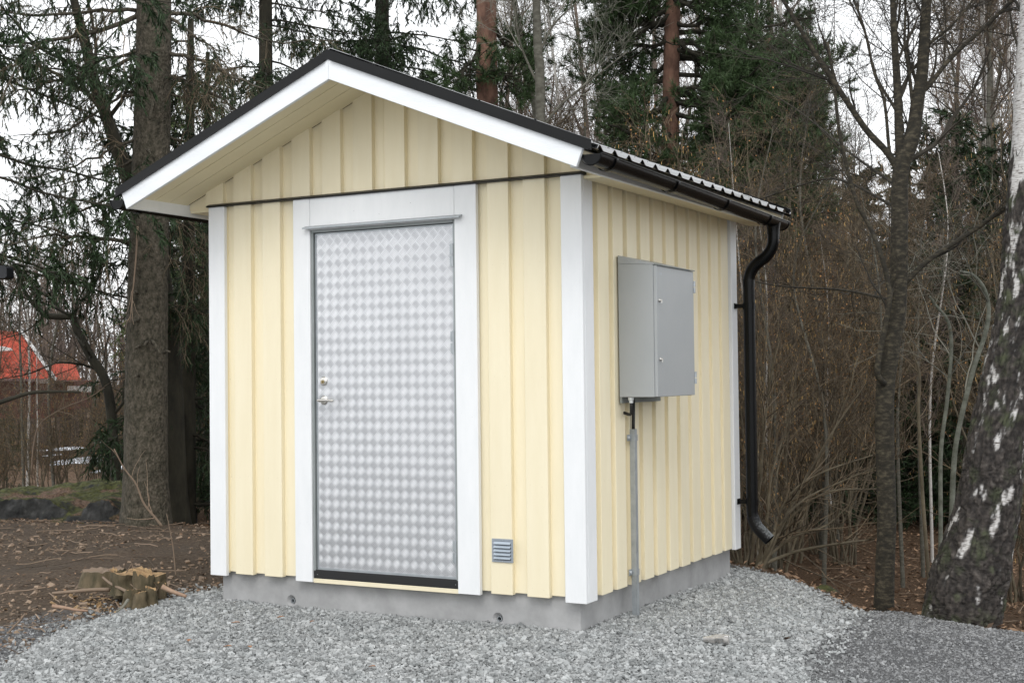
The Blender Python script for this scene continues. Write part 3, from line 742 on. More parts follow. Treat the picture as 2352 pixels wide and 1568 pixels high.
def norm(v): return v/(np.linalg.norm(v,axis=-1,keepdims=True)+1e-9)
def curve(pts,n=40):
    """smooth curve through control points, resampled to n points"""
    P=np.array([np.asarray(p,float) for p in pts]); m=len(P)
    if m==2: return P[0]+(P[1]-P[0])*np.linspace(0,1,n)[:,None]
    Q=np.vstack([2*P[0]-P[1],P,2*P[-1]-P[-2]]); out=[]
    T=np.linspace(0,m-1-1e-6,n)
    for t in T:
        i=int(t); f=t-i; a,b,c,d=Q[i],Q[i+1],Q[i+2],Q[i+3]
        out.append(.5*((2*b)+(-a+c)*f+(2*a-5*b+4*c-d)*f*f+(-a+3*b-3*c+d)*f**3))
    return np.array(out)
def kids(P,R,cnt,t0,t1,a0,a1,l0,l1,S,r,rf=.6,lift=(0,0,0),wig=.12,tip=.35,shrink=.6,rmax=1.0,rmin=.0012,biased=None):
    """children of every polyline in P (N,S0,3)"""
    P=np.asarray(P,float); R=np.asarray(R,float)
    if P.ndim==2: P=P[None]; R=R[None]
    N,S0,_=P.shape; Mn=N*cnt; pi=np.repeat(np.arange(N),cnt)
    t=r.uniform(t0,t1,Mn); f=t*(S0-1); i=np.clip(f.astype(int),0,S0-2); f=f-i
    a=P[pi,i]; b=P[pi,i+1]; pos=a+(b-a)*f[:,None]; tan=norm(b-a); rad=R[pi,i]*(1-f)+R[pi,i+1]*f
    rv=norm(r.normal(size=(Mn,3))); 
    if biased is not None: rv=norm(rv+np.asarray(biased))
    pr_=norm(rv-tan*np.sum(rv*tan,1,keepdims=True))
    an=r.uniform(a0,a1,Mn)[:,None]; d=norm(tan*np.cos(an)+pr_*np.sin(an))
    L=r.uniform(l0,l1,Mn)*(1-shrink*(t-t0)/(t1-t0+1e-6)); seg=(L/(S-1))[:,None]
    pts=[pos]; lift=np.asarray(lift,float)
    for k in range(S-1):
        d=norm(d+r.normal(0,wig,(Mn,3))+lift/(S-1)); pts.append(pts[-1]+d*seg)
    P2=np.stack(pts,1)
    r0=np.clip(rad*rf,rmin,rmax); R2=r0[:,None]*np.linspace(1,tip,S)[None,:]
    return P2,np.maximum(R2,rmin*.7)
def blades(g,P,per,l0,l1,w,r,spread=.8,down=.2,m=0,t0=.1):
    """needle blades: slim triangles along twigs"""
    N,S0,_=P.shape; Mn=N*per; pi=np.repeat(np.arange(N),per)
    t=r.uniform(t0,1,Mn); f=t*(S0-1); i=np.clip(f.astype(int),0,S0-2); f=f-i
    a=P[pi,i]; b=P[pi,i+1]; pos=a+(b-a)*f[:,None]; tan=norm(b-a)
    d=norm(tan+r.normal(0,spread,(Mn,3))+np.array([0,0,-down])); L=r.uniform(l0,l1,Mn)[:,None]
    sd=norm(np.cross(d,r.normal(size=(Mn,3))))*w
    V=np.stack([pos-sd,pos+sd,pos+d*L],1).reshape(-1,3)
    g.add(V,t=np.arange(Mn*3).reshape(-1,3),m=m)
def flecks(g,P,per,size,r,down=0.0,m=0,hang=False):
    N,S0,_=P.shape; Mn=N*per; pi=np.repeat(np.arange(N),per)
    t=r.uniform(.3,1,Mn); f=t*(S0-1); i=np.clip(f.astype(int),0,S0-2); f=f-i
    pos=P[pi,i]+(P[pi,i+1]-P[pi,i])*f[:,None]
    if hang:
        L=r.uniform(.6,1.3,Mn)[:,None]*size; w=.0035
        ax=norm(r.normal(size=(Mn,3))*np.array([1,1,0])); d=norm(np.array([0,0,-1.])+r.normal(0,.12,(Mn,3)))
        V=np.stack([pos-ax*w,pos+ax*w,pos+ax*w+d*L,pos-ax*w+d*L],1)
        g.add(V.reshape(-1,3),np.arange(Mn*4).reshape(-1,4),m=m)
    else:
        a=norm(r.normal(size=(Mn,3)))*size; b=norm(np.cross(a,r.normal(size=(Mn,3))))*size*.6
        V=np.stack([pos,pos+a*.5+b,pos+a,pos+a*.5-b],1); g.add(V.reshape(-1,3),np.arange(Mn*4).reshape(-1,4),m=m)
def trunk(name,P,R,m,parent,k=28,disp=.03,freq=6,flare=0.0,cap=True,zs=1.0):
    """main stem with an uneven bark surface and root flare"""
    P=np.asarray(P,float); R=np.asarray(R,float)
    g=Geo(); n=len(P)
    if flare>0:
        s=np.concatenate([[0],np.cumsum(np.linalg.norm(np.diff(P,axis=0),axis=1))]); R=R*(1+flare*np.exp(-s/.22))
    g.tubes(P,R,k,cap=cap)
    V=g.v[0].reshape(n,k,3); c=P[:,None,:]; d=V-c
    for i in range(n):
        for j in range(k):
            p=V[i,j]; q=(p[0]*freq,p[1]*freq,p[2]*freq*zs)
            f=1+disp*(mn.noise(q)*1.2+.6*mn.noise((q[0]*3.1,q[1]*3.1,q[2]*3.1)))
            if flare>0: f+=flare*.5*math.exp(-(P[i,2]-P[0,2])/.18)*mn.noise((math.cos(j*6.283/k)*1.6,math.sin(j*6.283/k)*1.6,P[0,0]))
            V[i,j]=c[i,0]+d[i,j]*f
    g.v[0]=V.reshape(-1,3)
    return g.build(name,m,parent,smooth=True)
rv=np.random.default_rng(11)
def base_of(P): return (float(P[0][0]),float(P[0][1]),float(P[0][2]))

# ---- the big spruce at the left
def big_spruce():
    d=12.1
    ctl=[at(333,1225,d),at(335,1190,d),at(335,1050,d),at(336,900,d),at(341,600,d),at(348,350,d),at(354,0,d),at(359,-700,d+.1),at(362,-1500,d+.2)]
    P=curve(ctl,150); s=np.linspace(0,1,150)
    R=np.interp(P[:,2],[P[0,2],.3,1.2,2.4,3.6,4.6,7,11],[.215,.196,.187,.175,.162,.152,.125,.08])
    t=thing('spruce_tree',base_of(P),'tall old spruce with a thick straight grey-brown trunk left of the hut','tree')
    trunk('trunk',P,R,M['bark_spruce'],t,k=40,disp=.02,freq=9,flare=.22)
    BR=[([(315,25),(240,25),(120,33),(60,32),(-20,20)],.020,-.6),([(315,37),(240,65),(180,82),(90,103),(40,160),(-5,260)],.024,-1),
        ([(318,116),(230,140),(165,165),(85,142)],.014,-.4),([(315,127),(230,165),(150,185),(70,205),(-10,232)],.018,-.8),
        ([(320,163),(270,195),(200,225),(130,300)],.014,.3),([(310,217),(250,240),(150,300),(30,312)],.016,-.3),
        ([(318,312),(250,345),(170,385),(60,410)],.016,-.5),([(300,561),(240,548),(167,543),(110,543),(10,566)],.021,-.7),
        ([(310,365),(230,400),(150,420),(60,430)],.013,.4),([(310,430),(220,470),(120,500),(20,520)],.015,-.2),
        ([(390,31),(460,40),(530,65),(600,90),(780,95)],.020,.5),([(390,42),(440,80),(490,115),(540,190)],.016,-.3),
        ([(390,123),(450,135),(520,170),(610,205)],.020,-.6),([(390,177),(430,190),(500,225),(560,260)],.024,-.3),
        ([(385,217),(460,232),(500,250),(540,300)],.012,.3),([(390,315),(430,335),(480,380)],.014,.2),
        ([(375,585),(430,615),(480,660)],.010,.2),([(383,480),(420,520),(480,600)],.012,.1),([(378,690),(420,720),(470,715)],.008,.3)]
    Ps=[];Rs=[]
    for pts,r0,dz in BR:
        n=len(pts); c=curve([at(x,y,d+dz*i/(n-1)*1.6) for i,(x,y) in enumerate(pts)],12)
        c[1:-1]+=rv.normal(0,.012,(10,3))
        Ps.append(c); Rs.append(np.linspace(r0,r0*.25,12))
    Ps=np.array(Ps);Rs=np.array(Rs)
    for a,b in zip(Ps,Rs):
        g=Geo(); g.tubes(a,b,7); g.build('branch',M['bark_spruce'],t,smooth=True)
    g=Geo()
    T1,R1=kids(Ps,Rs,34,.12,1,.7,1.3,.25,.7,5,rv,rf=.35,lift=(0,0,-1.0),wig=.2,rmin=.0022)
    g.tubes(T1,R1,3)
    T2,R2=kids(T1,R1,5,.15,1,.5,1.1,.10,.3,4,rv,rf=.6,lift=(0,0,-.9),wig=.25,rmin=.0017)
    g.tubes(T2,R2,3); g.build('twigs',M['twig'],t)
    g=Geo(); n=len(T2); k=rv.random(n)<.45
    # live needles mostly on the drooping left side
    left=(T2[:,0]-CAM)@rt/((T2[:,0]-CAM)@fw)*FOC+1176
    k&=(left<300)|(rv.random(n)<.5)
    blades(g,T2[k],14,.025,.055,.0042,rv,spread=.5,down=.5)
    k1=rv.random(len(T1))<.35; blades(g,T1[k1],26,.03,.06,.0042,rv,spread=.6,down=.5)
    g.build('needles',M['needle'],t)
    # knots and branch stubs
    for (x,y,sx,sy) in ((352,235,-8,40),(350,783,18,30),(318,735,-12,6),(322,795,-10,5),(338,785,-6,8),(318,860,-8,6),(376,810,14,-2),(315,672,-10,3),(340,345,6,10)):
        a=at(x,y,d-.17); b=at(x+sx,y+sy,d-.30); g=Geo(); g.tubes(curve([a,(a+b)/2+np.array([0,0,.01]),b],6),np.linspace(.017,.008,6),8,cap=True); g.build('branch_stub',M['bark_spruce'],t,smooth=True)
big_spruce()

def neighbour_spruce(x,d,h,label,seed,y0=2.0,needle='needle',n=46,ln=2.2,per=16,frac=.55,group=None,trunkr=.16,tl=(.25,.8)):
    r=np.random.default_rng(seed)
    b=at(x,862,d); z=H(b[0],b[1])-.1
    P=curve([(b[0],b[1],z),(b[0]+.05,b[1],z+h*.5),(b[0]+.1,b[1],z+h)],30); R=np.linspace(trunkr,.03,30)
    t=thing('spruce_tree',base_of(P),label,'tree',group)
    g=Geo(); g.tubes(P,R,14); g.build('trunk',M['bark_dark'],t,smooth=True)
    zz=r.uniform(y0,h*.97,n); az=r.uniform(0,6.283,n); L=ln*(1-.55*(zz/h)**1.3)*r.uniform(.75,1.15,n)
    pts=[]
    S=9
    for k in range(S):
        f=k/(S-1); rr=L*f; dz=-.42*rr*f**.5+.20*L*f**2.6
        pts.append(np.stack([b[0]+.05+np.cos(az)*rr,b[1]+np.sin(az)*rr,z+zz+dz],-1)+r.normal(0,.012,(n,3)))
    B=np.stack(pts,1); RB=(.008+.010*L/ln)[:,None]*np.linspace(1,.2,S)
    g=Geo(); g.tubes(B,RB,5)
    T1,R1=kids(B,RB,26,.12,1,.8,1.35,tl[0],tl[1],5,r,rf=.4,lift=(0,0,-1.1),wig=.2,rmin=.003)
    g.tubes(T1,R1,3)
    T2,R2=kids(T1,R1,4,.15,1,.5,1.1,.12,.32,3,r,rf=.6,lift=(0,0,-.9),wig=.2,rmin=.002)
    g.tubes(T2,R2,3); g.build('branches',M['bark_dark'],t)
    g=Geo(); k=r.random(len(T2))<frac; blades(g,T2[k],per,.04,.085,.007,r,spread=.5,down=.4)
    k=r.random(len(T1))<frac; blades(g,T1[k],per*2,.04,.09,.007,r,spread=.55,down=.4)
    g.build('needles',M[needle],t); return t
neighbour_spruce(-170,12.0,13,'dense dark spruce reaching in with hanging sprays from the left edge',21,y0=2.6,n=80,ln=3.0,frac=.75)
neighbour_spruce(610,17,16,'dark spruce seen over the left slope of the hut roof beside the big trunk',22,y0=1.0,n=110,ln=2.2,per=14,trunkr=.12,frac=.8)
neighbour_spruce(880,18,18,'dark spruce rising behind the ridge of the hut roof',23,y0=1.5,n=130,ln=2.3,per=14,frac=.85,trunkr=.13)
neighbour_spruce(470,21,7.2,'olive green young conifer showing through the spruce branches',24,y0=2.5,n=40,ln=1.6,per=12,needle='needle_light')
neighbour_spruce(425,13.3,5.2,'thin dark spruce squeezed between the big trunk and the hut',25,y0=.4,n=26,ln=1.1,per=14,trunkr=.10)

def leaning_tree():
    d=12.9
    ctl=[(412,1225),(402,1100),(398,950),(388,800),(372,650),(345,540),(312,450),(290,395),(266,330),(250,283),(218,190),(195,95),(170,0),(140,-150),(120,-400)]
    P=curve([at(x,y,d+(.15 if y<500 else 0)) for x,y in ctl],80)
    R=np.interp(np.arange(80),[0,30,50,62,79],[.115,.085,.062,.050,.025])
    t=thing('leaning_tree',base_of(P),'dark curved trunk leaning left behind the big spruce','tree')
    trunk('trunk',P,R,M['bark_dark'],t,k=18,disp=.06,freq=5,flare=.2)
    g=Geo(); B,RB=kids(P[45:],R[45:],9,.05,1,.5,1.1,.8,2.0,9,rv,rf=.4,lift=(0,0,.3),wig=.13); g.tubes(B,RB,5)
    T,RT=kids(B,RB,10,.2,1,.4,1,.3,.9,6,rv,rf=.5,wig=.15,rmin=.002); g.tubes(T,RT,3)
    T2,R2=kids(T,RT,4,.2,1,.4,1,.12,.4,4,rv,rf=.6,wig=.2,rmin=.0016); g.tubes(T2,R2,3); g.build('branches',M['bark_dark'],t)
leaning_tree()

# ---- crooked tree and coppice stems in the left background
def crooked():
    d=15.5
    ctl=[(268,1130),(263,1043),(247,890),(207,816),(178,760),(170,735),(163,727),(130,727),(103,723),(85,705),(70,690),(50,655),(30,600)]
    P=curve([at(x,y,d) for x,y in ctl],60); R=np.interp(np.arange(60),[0,20,40,59],[.062,.05,.032,.014])
    t=thing('crooked_tree',base_of(P),'dark crooked bare tree bending left in front of the red roofed house','tree')
    trunk('trunk',P,R,M['bark_dark'],t,k=12,disp=.1,freq=5)
    Bs=[([(170,740),(178,700),(215,660),(235,600),(240,540)],.022),([(163,725),(110,700),(60,685),(0,672)],.018),([(247,890),(215,845),(140,832),(100,845),(60,860),(0,870)],.016),
        ([(250,905),(215,830),(190,790),(140,735)],.02),([(150,727),(120,690),(60,655),(0,640)],.014),([(255,960),(300,900),(330,830),(350,760)],.018),([(103,723),(60,760),(0,780)],.012)]
    Ps=np.array([curve([at(x,y,d+rv.uniform(-.3,.5)) for x,y in p],12) for p,_ in Bs]); Rs=np.array([np.linspace(r0,r0*.3,12) for _,r0 in Bs])
    g=Geo(); g.tubes(Ps,Rs,6)
    T,RT=kids(Ps,Rs,16,.1,1,.4,1.1,.3,1.1,7,rv,rf=.5,lift=(0,0,.3),wig=.18,rmin=.0022); g.tubes(T,RT,3)
    T2,R2=kids(T,RT,5,.2,1,.4,1,.15,.5,4,rv,rf=.6,wig=.2,rmin=.0018); g.tubes(T2,R2,3); g.build('branches',M['bark_dark'],t)
crooked()

def dead_limb():
    P=curve([at(-20,930,11.4),at(20,917,11.4),at(70,902,11.4),at(130,899,11.5),at(185,900,11.5)],20); R=np.linspace(.022,.009,20)
    o=Geo(); o.tubes(P,R,8,cap=True); tag(o.build('dead_limb',M['bark_dark'],smooth=True),'long bare dark limb reaching in from the left edge below the red house','limb')
dead_limb()

# ---- pines behind the roof
def pine(name_x,d,path,rad,label,clumps,seed,needle='needle_pine'):
    r=np.random.default_rng(seed)
    P=curve([at(x,y,d) for x,y in path],50); R=np.interp(np.linspace(0,1,50),[0,1],rad)
    t=thing('pine_tree',base_of(P),label,'tree')
    trunk('trunk',P,R,M['bark_pine'],t,k=20,disp=.05,freq=6)
    Ps=[];Rs=[]
    for (x0,y0,x1,y1,dz) in clumps:
        a=at(x0,y0,d); b=at(x1,y1,d+dz); m_=(a+b)/2+np.array([0,0,-.12]); c=curve([a,m_,b],8)+r.normal(0,.02,(8,3)); Ps.append(c); Rs.append(np.linspace(.035,.010,8))
    Ps=np.array(Ps);Rs=np.array(Rs); g=Geo(); g.tubes(Ps,Rs,6)
    T1,R1=kids(Ps,Rs,14,.25,1,.5,1.2,.4,1.0,6,r,rf=.5,lift=(0,0,.35),wig=.2,rmin=.004); g.tubes(T1,R1,4)
    T2,R2=kids(T1,R1,5,.3,1,.5,1.1,.15,.4,4,r,rf=.6,lift=(0,0,.5),wig=.2,rmin=.003); g.tubes(T2,R2,3)
    g.build('branches',M['bark_dark'],t)
    g=Geo(); blades(g,T2,44,.06,.12,.0048,r,spread=.75,down=-.1,t0=.35); g.build('needles',M[needle],t)
gz=lambda x,d:(lambda b:H(b[0],b[1])-.2)(at(x,862,d))
def base_pix(x,d):
    b=at(x,862,d); return 862+(CZ-gz(x,d))*FOC/d
pine(0,16.0,[(1124,base_pix(1124,16)),(1122,500),(1119,230),(1117,0),(1116,-300),(1116,-700)],(.15,.10),'reddish pine trunk standing straight behind the right roof slope',
   [(1117,40,1190,110,.4),(1118,60,1060,170,-.3),(1117,-60,1240,-30,.5),(1118,120,1175,175,-.5),(1117,-120,1000,-60,.3),(1117,-200,1250,-150,-.5)],31)
cl=[]
_r2=np.random.default_rng(5)
for i in range(66):
    y0=_r2.uniform(-260,440); side=1 if _r2.random()<.62 else -1; ext=_r2.uniform(110,360)*(1 if side>0 else .6)
    cl.append((1542,y0,1542+side*ext,y0+_r2.uniform(-50,60),_r2.uniform(-1.6,1.6)))
pine(0,17.0,[(1545,base_pix(1545,17)),(1543,600),(1540,330),(1545,0),(1548,-300),(1550,-900)],(.15,.06),'green crowned pine behind the eave of the hut with a dark reddish trunk',cl,32)
cl=[]
for i in range(34):
    y0=_r2.uniform(120,540); side=1 if _r2.random()<.5 else -1
    cl.append((1760,y0,1760+side*_r2.uniform(50,150),y0+_r2.uniform(-20,50),_r2.uniform(-1,1)))
pine(0,16.6,[(1760,base_pix(1760,16.6)),(1758,600),(1762,330),(1763,90)],(.11,.04),'bushy green pine crown between the roof end and the forked tree',cl,33)

BACK=fw*1.1+rt*.35
def bare(name,label,d,path,rad,mt,seed,extra=(),group=None,n1=14,l1=(.8,2.2),n2=10,n3=4,t0=.3,lift=.35,twm='twig',tk=16,disp=.05,k1=5,flare=.15,ang=(.5,1.0),part='trunk',bias=None):
    r=np.random.default_rng(seed)
    P=curve([at(p[0],p[1],d+(p[2] if len(p)>2 else 0)) for p in path],70); R=np.interp(np.linspace(0,1,70),np.linspace(0,1,len(rad)),rad)
    t=thing(name,base_of(P),label,'tree',group)
    trunk(part,P,R,mt,t,k=tk,disp=disp,freq=6,flare=flare)
    g=Geo(); Es=[];Er=[]
    for pts,ra in extra:
        c=curve([at(q[0],q[1],d+(q[2] if len(q)>2 else 0)) for q in pts],30); rr=np.linspace(ra[0],ra[1],30)
        if ra[0]>.018: trunk('stem',c,rr,mt,t,k=12,disp=disp,freq=6)
        else: 
            q=Geo(); q.tubes(c,rr,8,cap=True); q.build('branch',mt,t,smooth=True)
        Es.append(c);Er.append(rr)
    B,RB=kids(P,R,n1,t0,1,ang[0],ang[1],l1[0],l1[1],9,r,rf=.35,lift=(0,0,lift),wig=.13,rmax=.03,biased=bias); g.tubes(B,RB,k1)
    if Es:
        B2,RB2=kids(np.array(Es),np.array(Er),7,.2,1,.4,.9,.4,1.2,9,r,rf=.45,lift=(0,0,lift),wig=.13,rmax=.02,biased=bias); g.tubes(B2,RB2,4); B=np.vstack([B,B2]);RB=np.vstack([RB,RB2])
    T,RT=kids(B,RB,n2,.15,1,.4,1.1,.25,.9,6,r,rf=.5,wig=.16,rmin=.002); g.tubes(T,RT,3)
    T2,R2=kids(T,RT,n3,.2,1,.4,1,.1,.4,4,r,rf=.6,wig=.2,rmin=.0015); g.tubes(T2,R2,3)
    g.build('branches',M[twm],t); return t
bare('alder_tree','slim grey trunk with spreading grey boughs behind the right roof slope',14.5,[(1243,base_pix(1243,14.5)),(1241,267),(1236,120),(1232,0),(1228,-200),(1225,-500)],(.06,.045,.03),M['bark_grey'],41,
   extra=(([(1240,300),(1290,240),(1350,190),(1440,120)],(.018,.006)),([(1236,130),(1270,60),(1330,0)],(.018,.006)),([(1238,200),(1195,100),(1180,0)],(.016,.006))),twm='twig_grey',n1=16,t0=.5)
# multi-stemmed tree right of the hut
bare('alder_tree','dark many stemmed tree forking into tall upright stems right of the hut',8.75,
   [(2030,1440),(2030,1405),(2033,1300),(2037,1178),(2033,1043),(2033,900),(2048,790),(2062,690),(2066,523),(2068,400),(2085,340),(2098,300),(2108,233),(2118,167),(2122,100),(2128,0),(2134,-200),(2140,-500)],
   (.068,.062,.060,.060,.060,.058,.056,.054,.052,.056,.045,.040,.036,.032,.028,.024),M['bark_alder'],42,tk=28,disp=.04,flare=.12,
   extra=(([(2060,410),(2058,383),(2035,347),(1991,300),(1945,233),(1908,177),(1868,117),(1828,50),(1798,0),(1740,-90)],(.026,.010)),
          ([(2066,420),(2068,383),(2065,300),(2061,200),(2055,100),(2051,0),(2045,-200)],(.036,.016)),
          ([(2100,270),(2094,220),(2088,167),(2078,100),(2080,0),(2078,-150)],(.014,.006)),
          ([(2045,360),(2041,330),(2031,233),(2008,167),(1985,67),(1961,0),(1930,-100)],(.012,.006)),
          ([(2062,260),(2050,240),(2008,167,.2),(1990,83,.3),(1950,0,.4)],(.012,.005)),
          ([(2120,205),(2131,200),(2185,133),(2268,57),(2328,0),(2400,-60)],(.017,.010)),
          ([(2125,110),(2131,103),(2185,60),(2235,0),(2270,-60)],(.011,.006)),
          ([(2062,425),(2045,417,.2),(1951,350,1),(1880,290,1.8),(1801,233,2.4),(1701,183,3)],(.012,.003)),
          ([(2062,478),(2045,470,.2),(1951,420,1),(1885,413,1.7),(1768,450,2.5),(1680,480,3)],(.013,.003)),
          ([(2040,690),(2031,686,.1),(1935,666,.8),(1801,658,1.6),(1728,645,2.2)],(.012,.004)),
          ([(2070,650),(2088,640),(2135,596),(2235,530),(2330,462,-.2)],(.020,.013)),
          ([(2031,880,-.05),(2016,862,-.1),(2018,823,-.1),(2031,756,-.1),(2043,690,-.12),(2038,640,-.1),(2022,580,-.1),(1998,520),(1968,467),(1941,367),(1925,283),(1915,187),(1901,97)],(.021,.009))),
   n1=10,l1=(.6,1.5),t0=.5,twm='twig_dark',n2=8,bias=BACK)

# ---- the old birch at the right edge
def birch():
    d=8.35
    rows=[(1450,2205,176),(1432,2206,172),(1405,2212,172),(1350,2222,170),(1300,2236,166),(1240,2250,152),(1178,2265,142),(1100,2276,134),(1045,2284,128),(900,2313,120),(800,2331,114),(700,2349,110),(600,2356,104),(500,2360,98),(330,2372,93),(200,2378,91),(0,2390,88),(-400,2410,80),(-1100,2440,66)]
    yy=np.array([r_[0] for r_ in rows],float)
    ctl=[at(r_[1],r_[0],d) for r_ in rows]; n=520; k=150
    P=curve(ctl,n); s=np.linspace(0,len(rows)-1,n); R=np.interp(s,np.arange(len(rows)),[r_[2]/2/FOC*d for r_ in rows])
    t=thing('birch_tree',base_of(P),'old leaning birch with rugged black bark and white patches at the right edge','tree')
    g=Geo(); g.tubes(P,R,k); V=g.v[0].reshape(n,k,3); c=P[:,None,:]; dd=V-c; wh=np.zeros((n,k)); cr_=np.zeros((n,k)); a=np.arange(k)*2*math.pi/k
    for i in range(n):
        hz=P[i,2]; thr=.56-.26*float(sstep(.4,2.3,hz))-.78*float(sstep(2.25,2.9,hz))
        Ri=R[i]
        for j in range(k):
            ca,sa=math.cos(a[j])*.17,math.sin(a[j])*.17
            w=mn.noise((ca*17,sa*17,hz*5.2))+.45*mn.noise((ca*45,sa*45,hz*17))+.25*mn.noise((ca*110,sa*110,hz*45))
            m_=1/(1+math.exp(-(w-thr)*22)); wh[i,j]=m_
            w1=.9*mn.noise((ca*28,sa*28,hz*9)); w2=.9*mn.noise((ca*28+9,sa*28,hz*9)); q=(ca*30+w1,sa*30+w2,hz*9+w1); F=mn.voronoi(q)[0]; pl=min(F[1]-F[0],.45)/.45; cr_[i,j]=pl
            rough=(pl**.6-.55)*.016*max(0.25,1-.6*float(sstep(1.5,3,hz)))+.006*mn.noise((ca*130,sa*130,hz*90))+.012*mn.noise((ca*12,sa*12,hz*4))
            V[i,j]=c[i,0]+dd[i,j]*(1+((1-m_)*rough+m_*(-.002))/Ri)
    g.v[0]=V.reshape(-1,3)
    m=bpy.data.materials.new('birch_bark'); m.use_nodes=True; N,L=m.node_tree.nodes,m.node_tree.links; b=N["Principled BSDF"]; b.inputs['Roughness'].default_value=.9
    at1=N.new('ShaderNodeAttribute'); at1.attribute_name='white'
    tc=N.new('ShaderNodeTexCoord')
    def nz(sc,st,det=7):
        mp=N.new('ShaderNodeMapping'); mp.inputs['Scale'].default_value=st; L.new(tc.outputs['Object'],mp.inputs[0])
        x=N.new('ShaderNodeTexNoise'); x.inputs['Scale'].default_value=sc; x.inputs['Detail'].default_value=det; L.new(mp.outputs[0],x.inputs['Vector']); return x.outputs['Fac']
    def ramp(f,*st):
        cr=N.new('ShaderNodeValToRGB'); L.new(f,cr.inputs[0]); e=cr.color_ramp.elements; e[0].position,e[0].color=st[0][0],(*st[0][1],1); e[1].position,e[1].color=st[-1][0],(*st[-1][1],1)
        for p_,c_ in st[1:-1]: x=e.new(p_); x.color=(*c_,1)
        return cr.outputs[0]
    dk=ramp(nz(30,(1,1,1)),(.3,(.016,.013,.012)),(.55,(.050,.042,.037)),(.75,(.10,.088,.078)))
    ms=ramp(nz(9,(1,1,1)),(.52,(0,0,0)),(.66,(1,1,1)))
    mx0=N.new('ShaderNodeMix'); mx0.data_type='RGBA'; L.new(ms,mx0.inputs[0]); L.new(dk,mx0.inputs[6]); mx0.inputs[7].default_value=(.055,.062,.034,1)
    at2=N.new('ShaderNodeAttribute'); at2.attribute_name='plate'; mrp=N.new('ShaderNodeMapRange'); mrp.inputs['To Min'].default_value=.45; mrp.inputs['To Max'].default_value=1.15; L.new(at2.outputs['Fac'],mrp.inputs[0]); scl=N.new('ShaderNodeVectorMath'); scl.operation='SCALE'; L.new(mx0.outputs[2],scl.inputs[0]); L.new(mrp.outputs[0],scl.inputs['Scale'])
    wt=ramp(nz(26,(1,1,6)),(.33,(.07,.055,.05)),(.40,(.42,.40,.38)),(.6,(.62,.61,.60)))
    mx=N.new('ShaderNodeMix'); mx.data_type='RGBA'; L.new(at1.outputs['Fac'],mx.inputs[0]); L.new(scl.outputs[0],mx.inputs[6]); L.new(wt,mx.inputs[7]); L.new(mx.outputs[2],b.inputs['Base Color'])
    bp=N.new('ShaderNodeBump'); bp.inputs['Strength'].default_value=.6; bp.inputs['Distance'].default_value=.006; L.new(nz(90,(1,1,1)),bp.inputs['Height']); L.new(bp.outputs[0],b.inputs['Normal'])
    o=g.build('trunk',m,t,smooth=True)
    at_=o.data.attributes.new('white','FLOAT','POINT'); at_.data.foreach_set('value',wh.ravel().astype(np.float32))
    a2=o.data.attributes.new('plate','FLOAT','POINT'); a2.data.foreach_set('value',cr_.ravel().astype(np.float32))
    g=Geo(); B,RB=kids(P[400:],R[400:],7,.0,1,.5,.9,1.0,2.4,10,rv,rf=.14,lift=(0,0,.3),wig=.1,rmax=.012,biased=rt*.6+fw*.8); g.tubes(B,RB,5)
    T,RT=kids(B,RB,12,.2,1,.4,1,.5,1.3,7,rv,rf=.5,lift=(0,0,-.8),wig=.12,rmin=.002); g.tubes(T,RT,3); g.build('branches',M['twig_dark'],t)
birch()
for i,(pa,ra,lab) in enumerate(((([(2168,1430),(2185,1200),(2190,1080),(2201,990),(2235,850),(2262,770),(2271,715),(2261,665),(2235,632),(2205,623)]),(.020,.018,.016,.014,.009),'pale sapling arching over to the left beside the old birch'),
      (([(2150,1420),(2160,1250),(2161,1043),(2175,923),(2185,806),(2178,740),(2150,702),(2135,680)]),(.016,.014,.012,.008),'pale grey sapling with a kink standing left of the old birch'),
      (([(2140,1410),(2120,1150),(2110,950),(2112,860),(2090,800),(2050,720)]),(.014,.012,.008,.005),'thin brown shoot rising between the forked tree and the old birch'))):
    bare('sapling',lab,9.3+.2*i,pa,ra,M['bark_pale'] if i<2 else M['bark_hazel'],50+i,n1=7,l1=(.4,1.2),n2=5,n3=3,twm='twig_grey' if i<2 else 'twig',tk=10,t0=.35)
# slanting shrub by the downpipe
def slant():
    d=10.6
    st=[[(1735,1345),(1765,1270),(1800,1195),(1850,1145),(1935,1105),(2025,1068)],[(1738,1345),(1780,1250),(1815,1190),(1900,1130),(2015,1122)],[(1742,1300),(1790,1280),(1845,1262),(1940,1246),(1990,1240),(2010,1237)],
        [(1712,1340),(1745,1295),(1790,1255),(1840,1225),(1900,1205),(1960,1150)],[(1725,1340),(1770,1250),(1790,1180),(1830,1120),(1900,1080),(2005,1045)],[(1730,1345),(1760,1200),(1770,1100),(1800,1000),(1830,900)],[(1722,1345),(1735,1200),(1750,1050),(1765,900),(1790,760)],[(1733,1345),(1790,1220),(1850,1100),(1920,980),(1990,880)]]
    Ps=np.array([curve([at(x,y,d+rv.uniform(-.1,.1)) for x,y in p],24) for p in st]); Rs=np.array([np.linspace(.017,.005,24) for _ in st])
    t=thing('slanting_shrub',base_of(Ps[0]),'bare shrub slanting up to the right from behind the downpipe foot','shrub')
    for a,b in zip(Ps,Rs): g=Geo(); g.tubes(a,b,7); g.build('stem',M['bark_hazel'],t,smooth=True)
    g=Geo(); T,RT=kids(Ps,Rs,12,.2,1,.3,.9,.3,.9,7,rv,rf=.5,wig=.14,rmin=.0024); g.tubes(T,RT,3); T2,R2=kids(T,RT,4,.2,1,.3,1,.1,.4,4,rv,rf=.6,wig=.2,rmin=.0016); g.tubes(T2,R2,3); g.build('twigs',M['twig'],t)
slant()
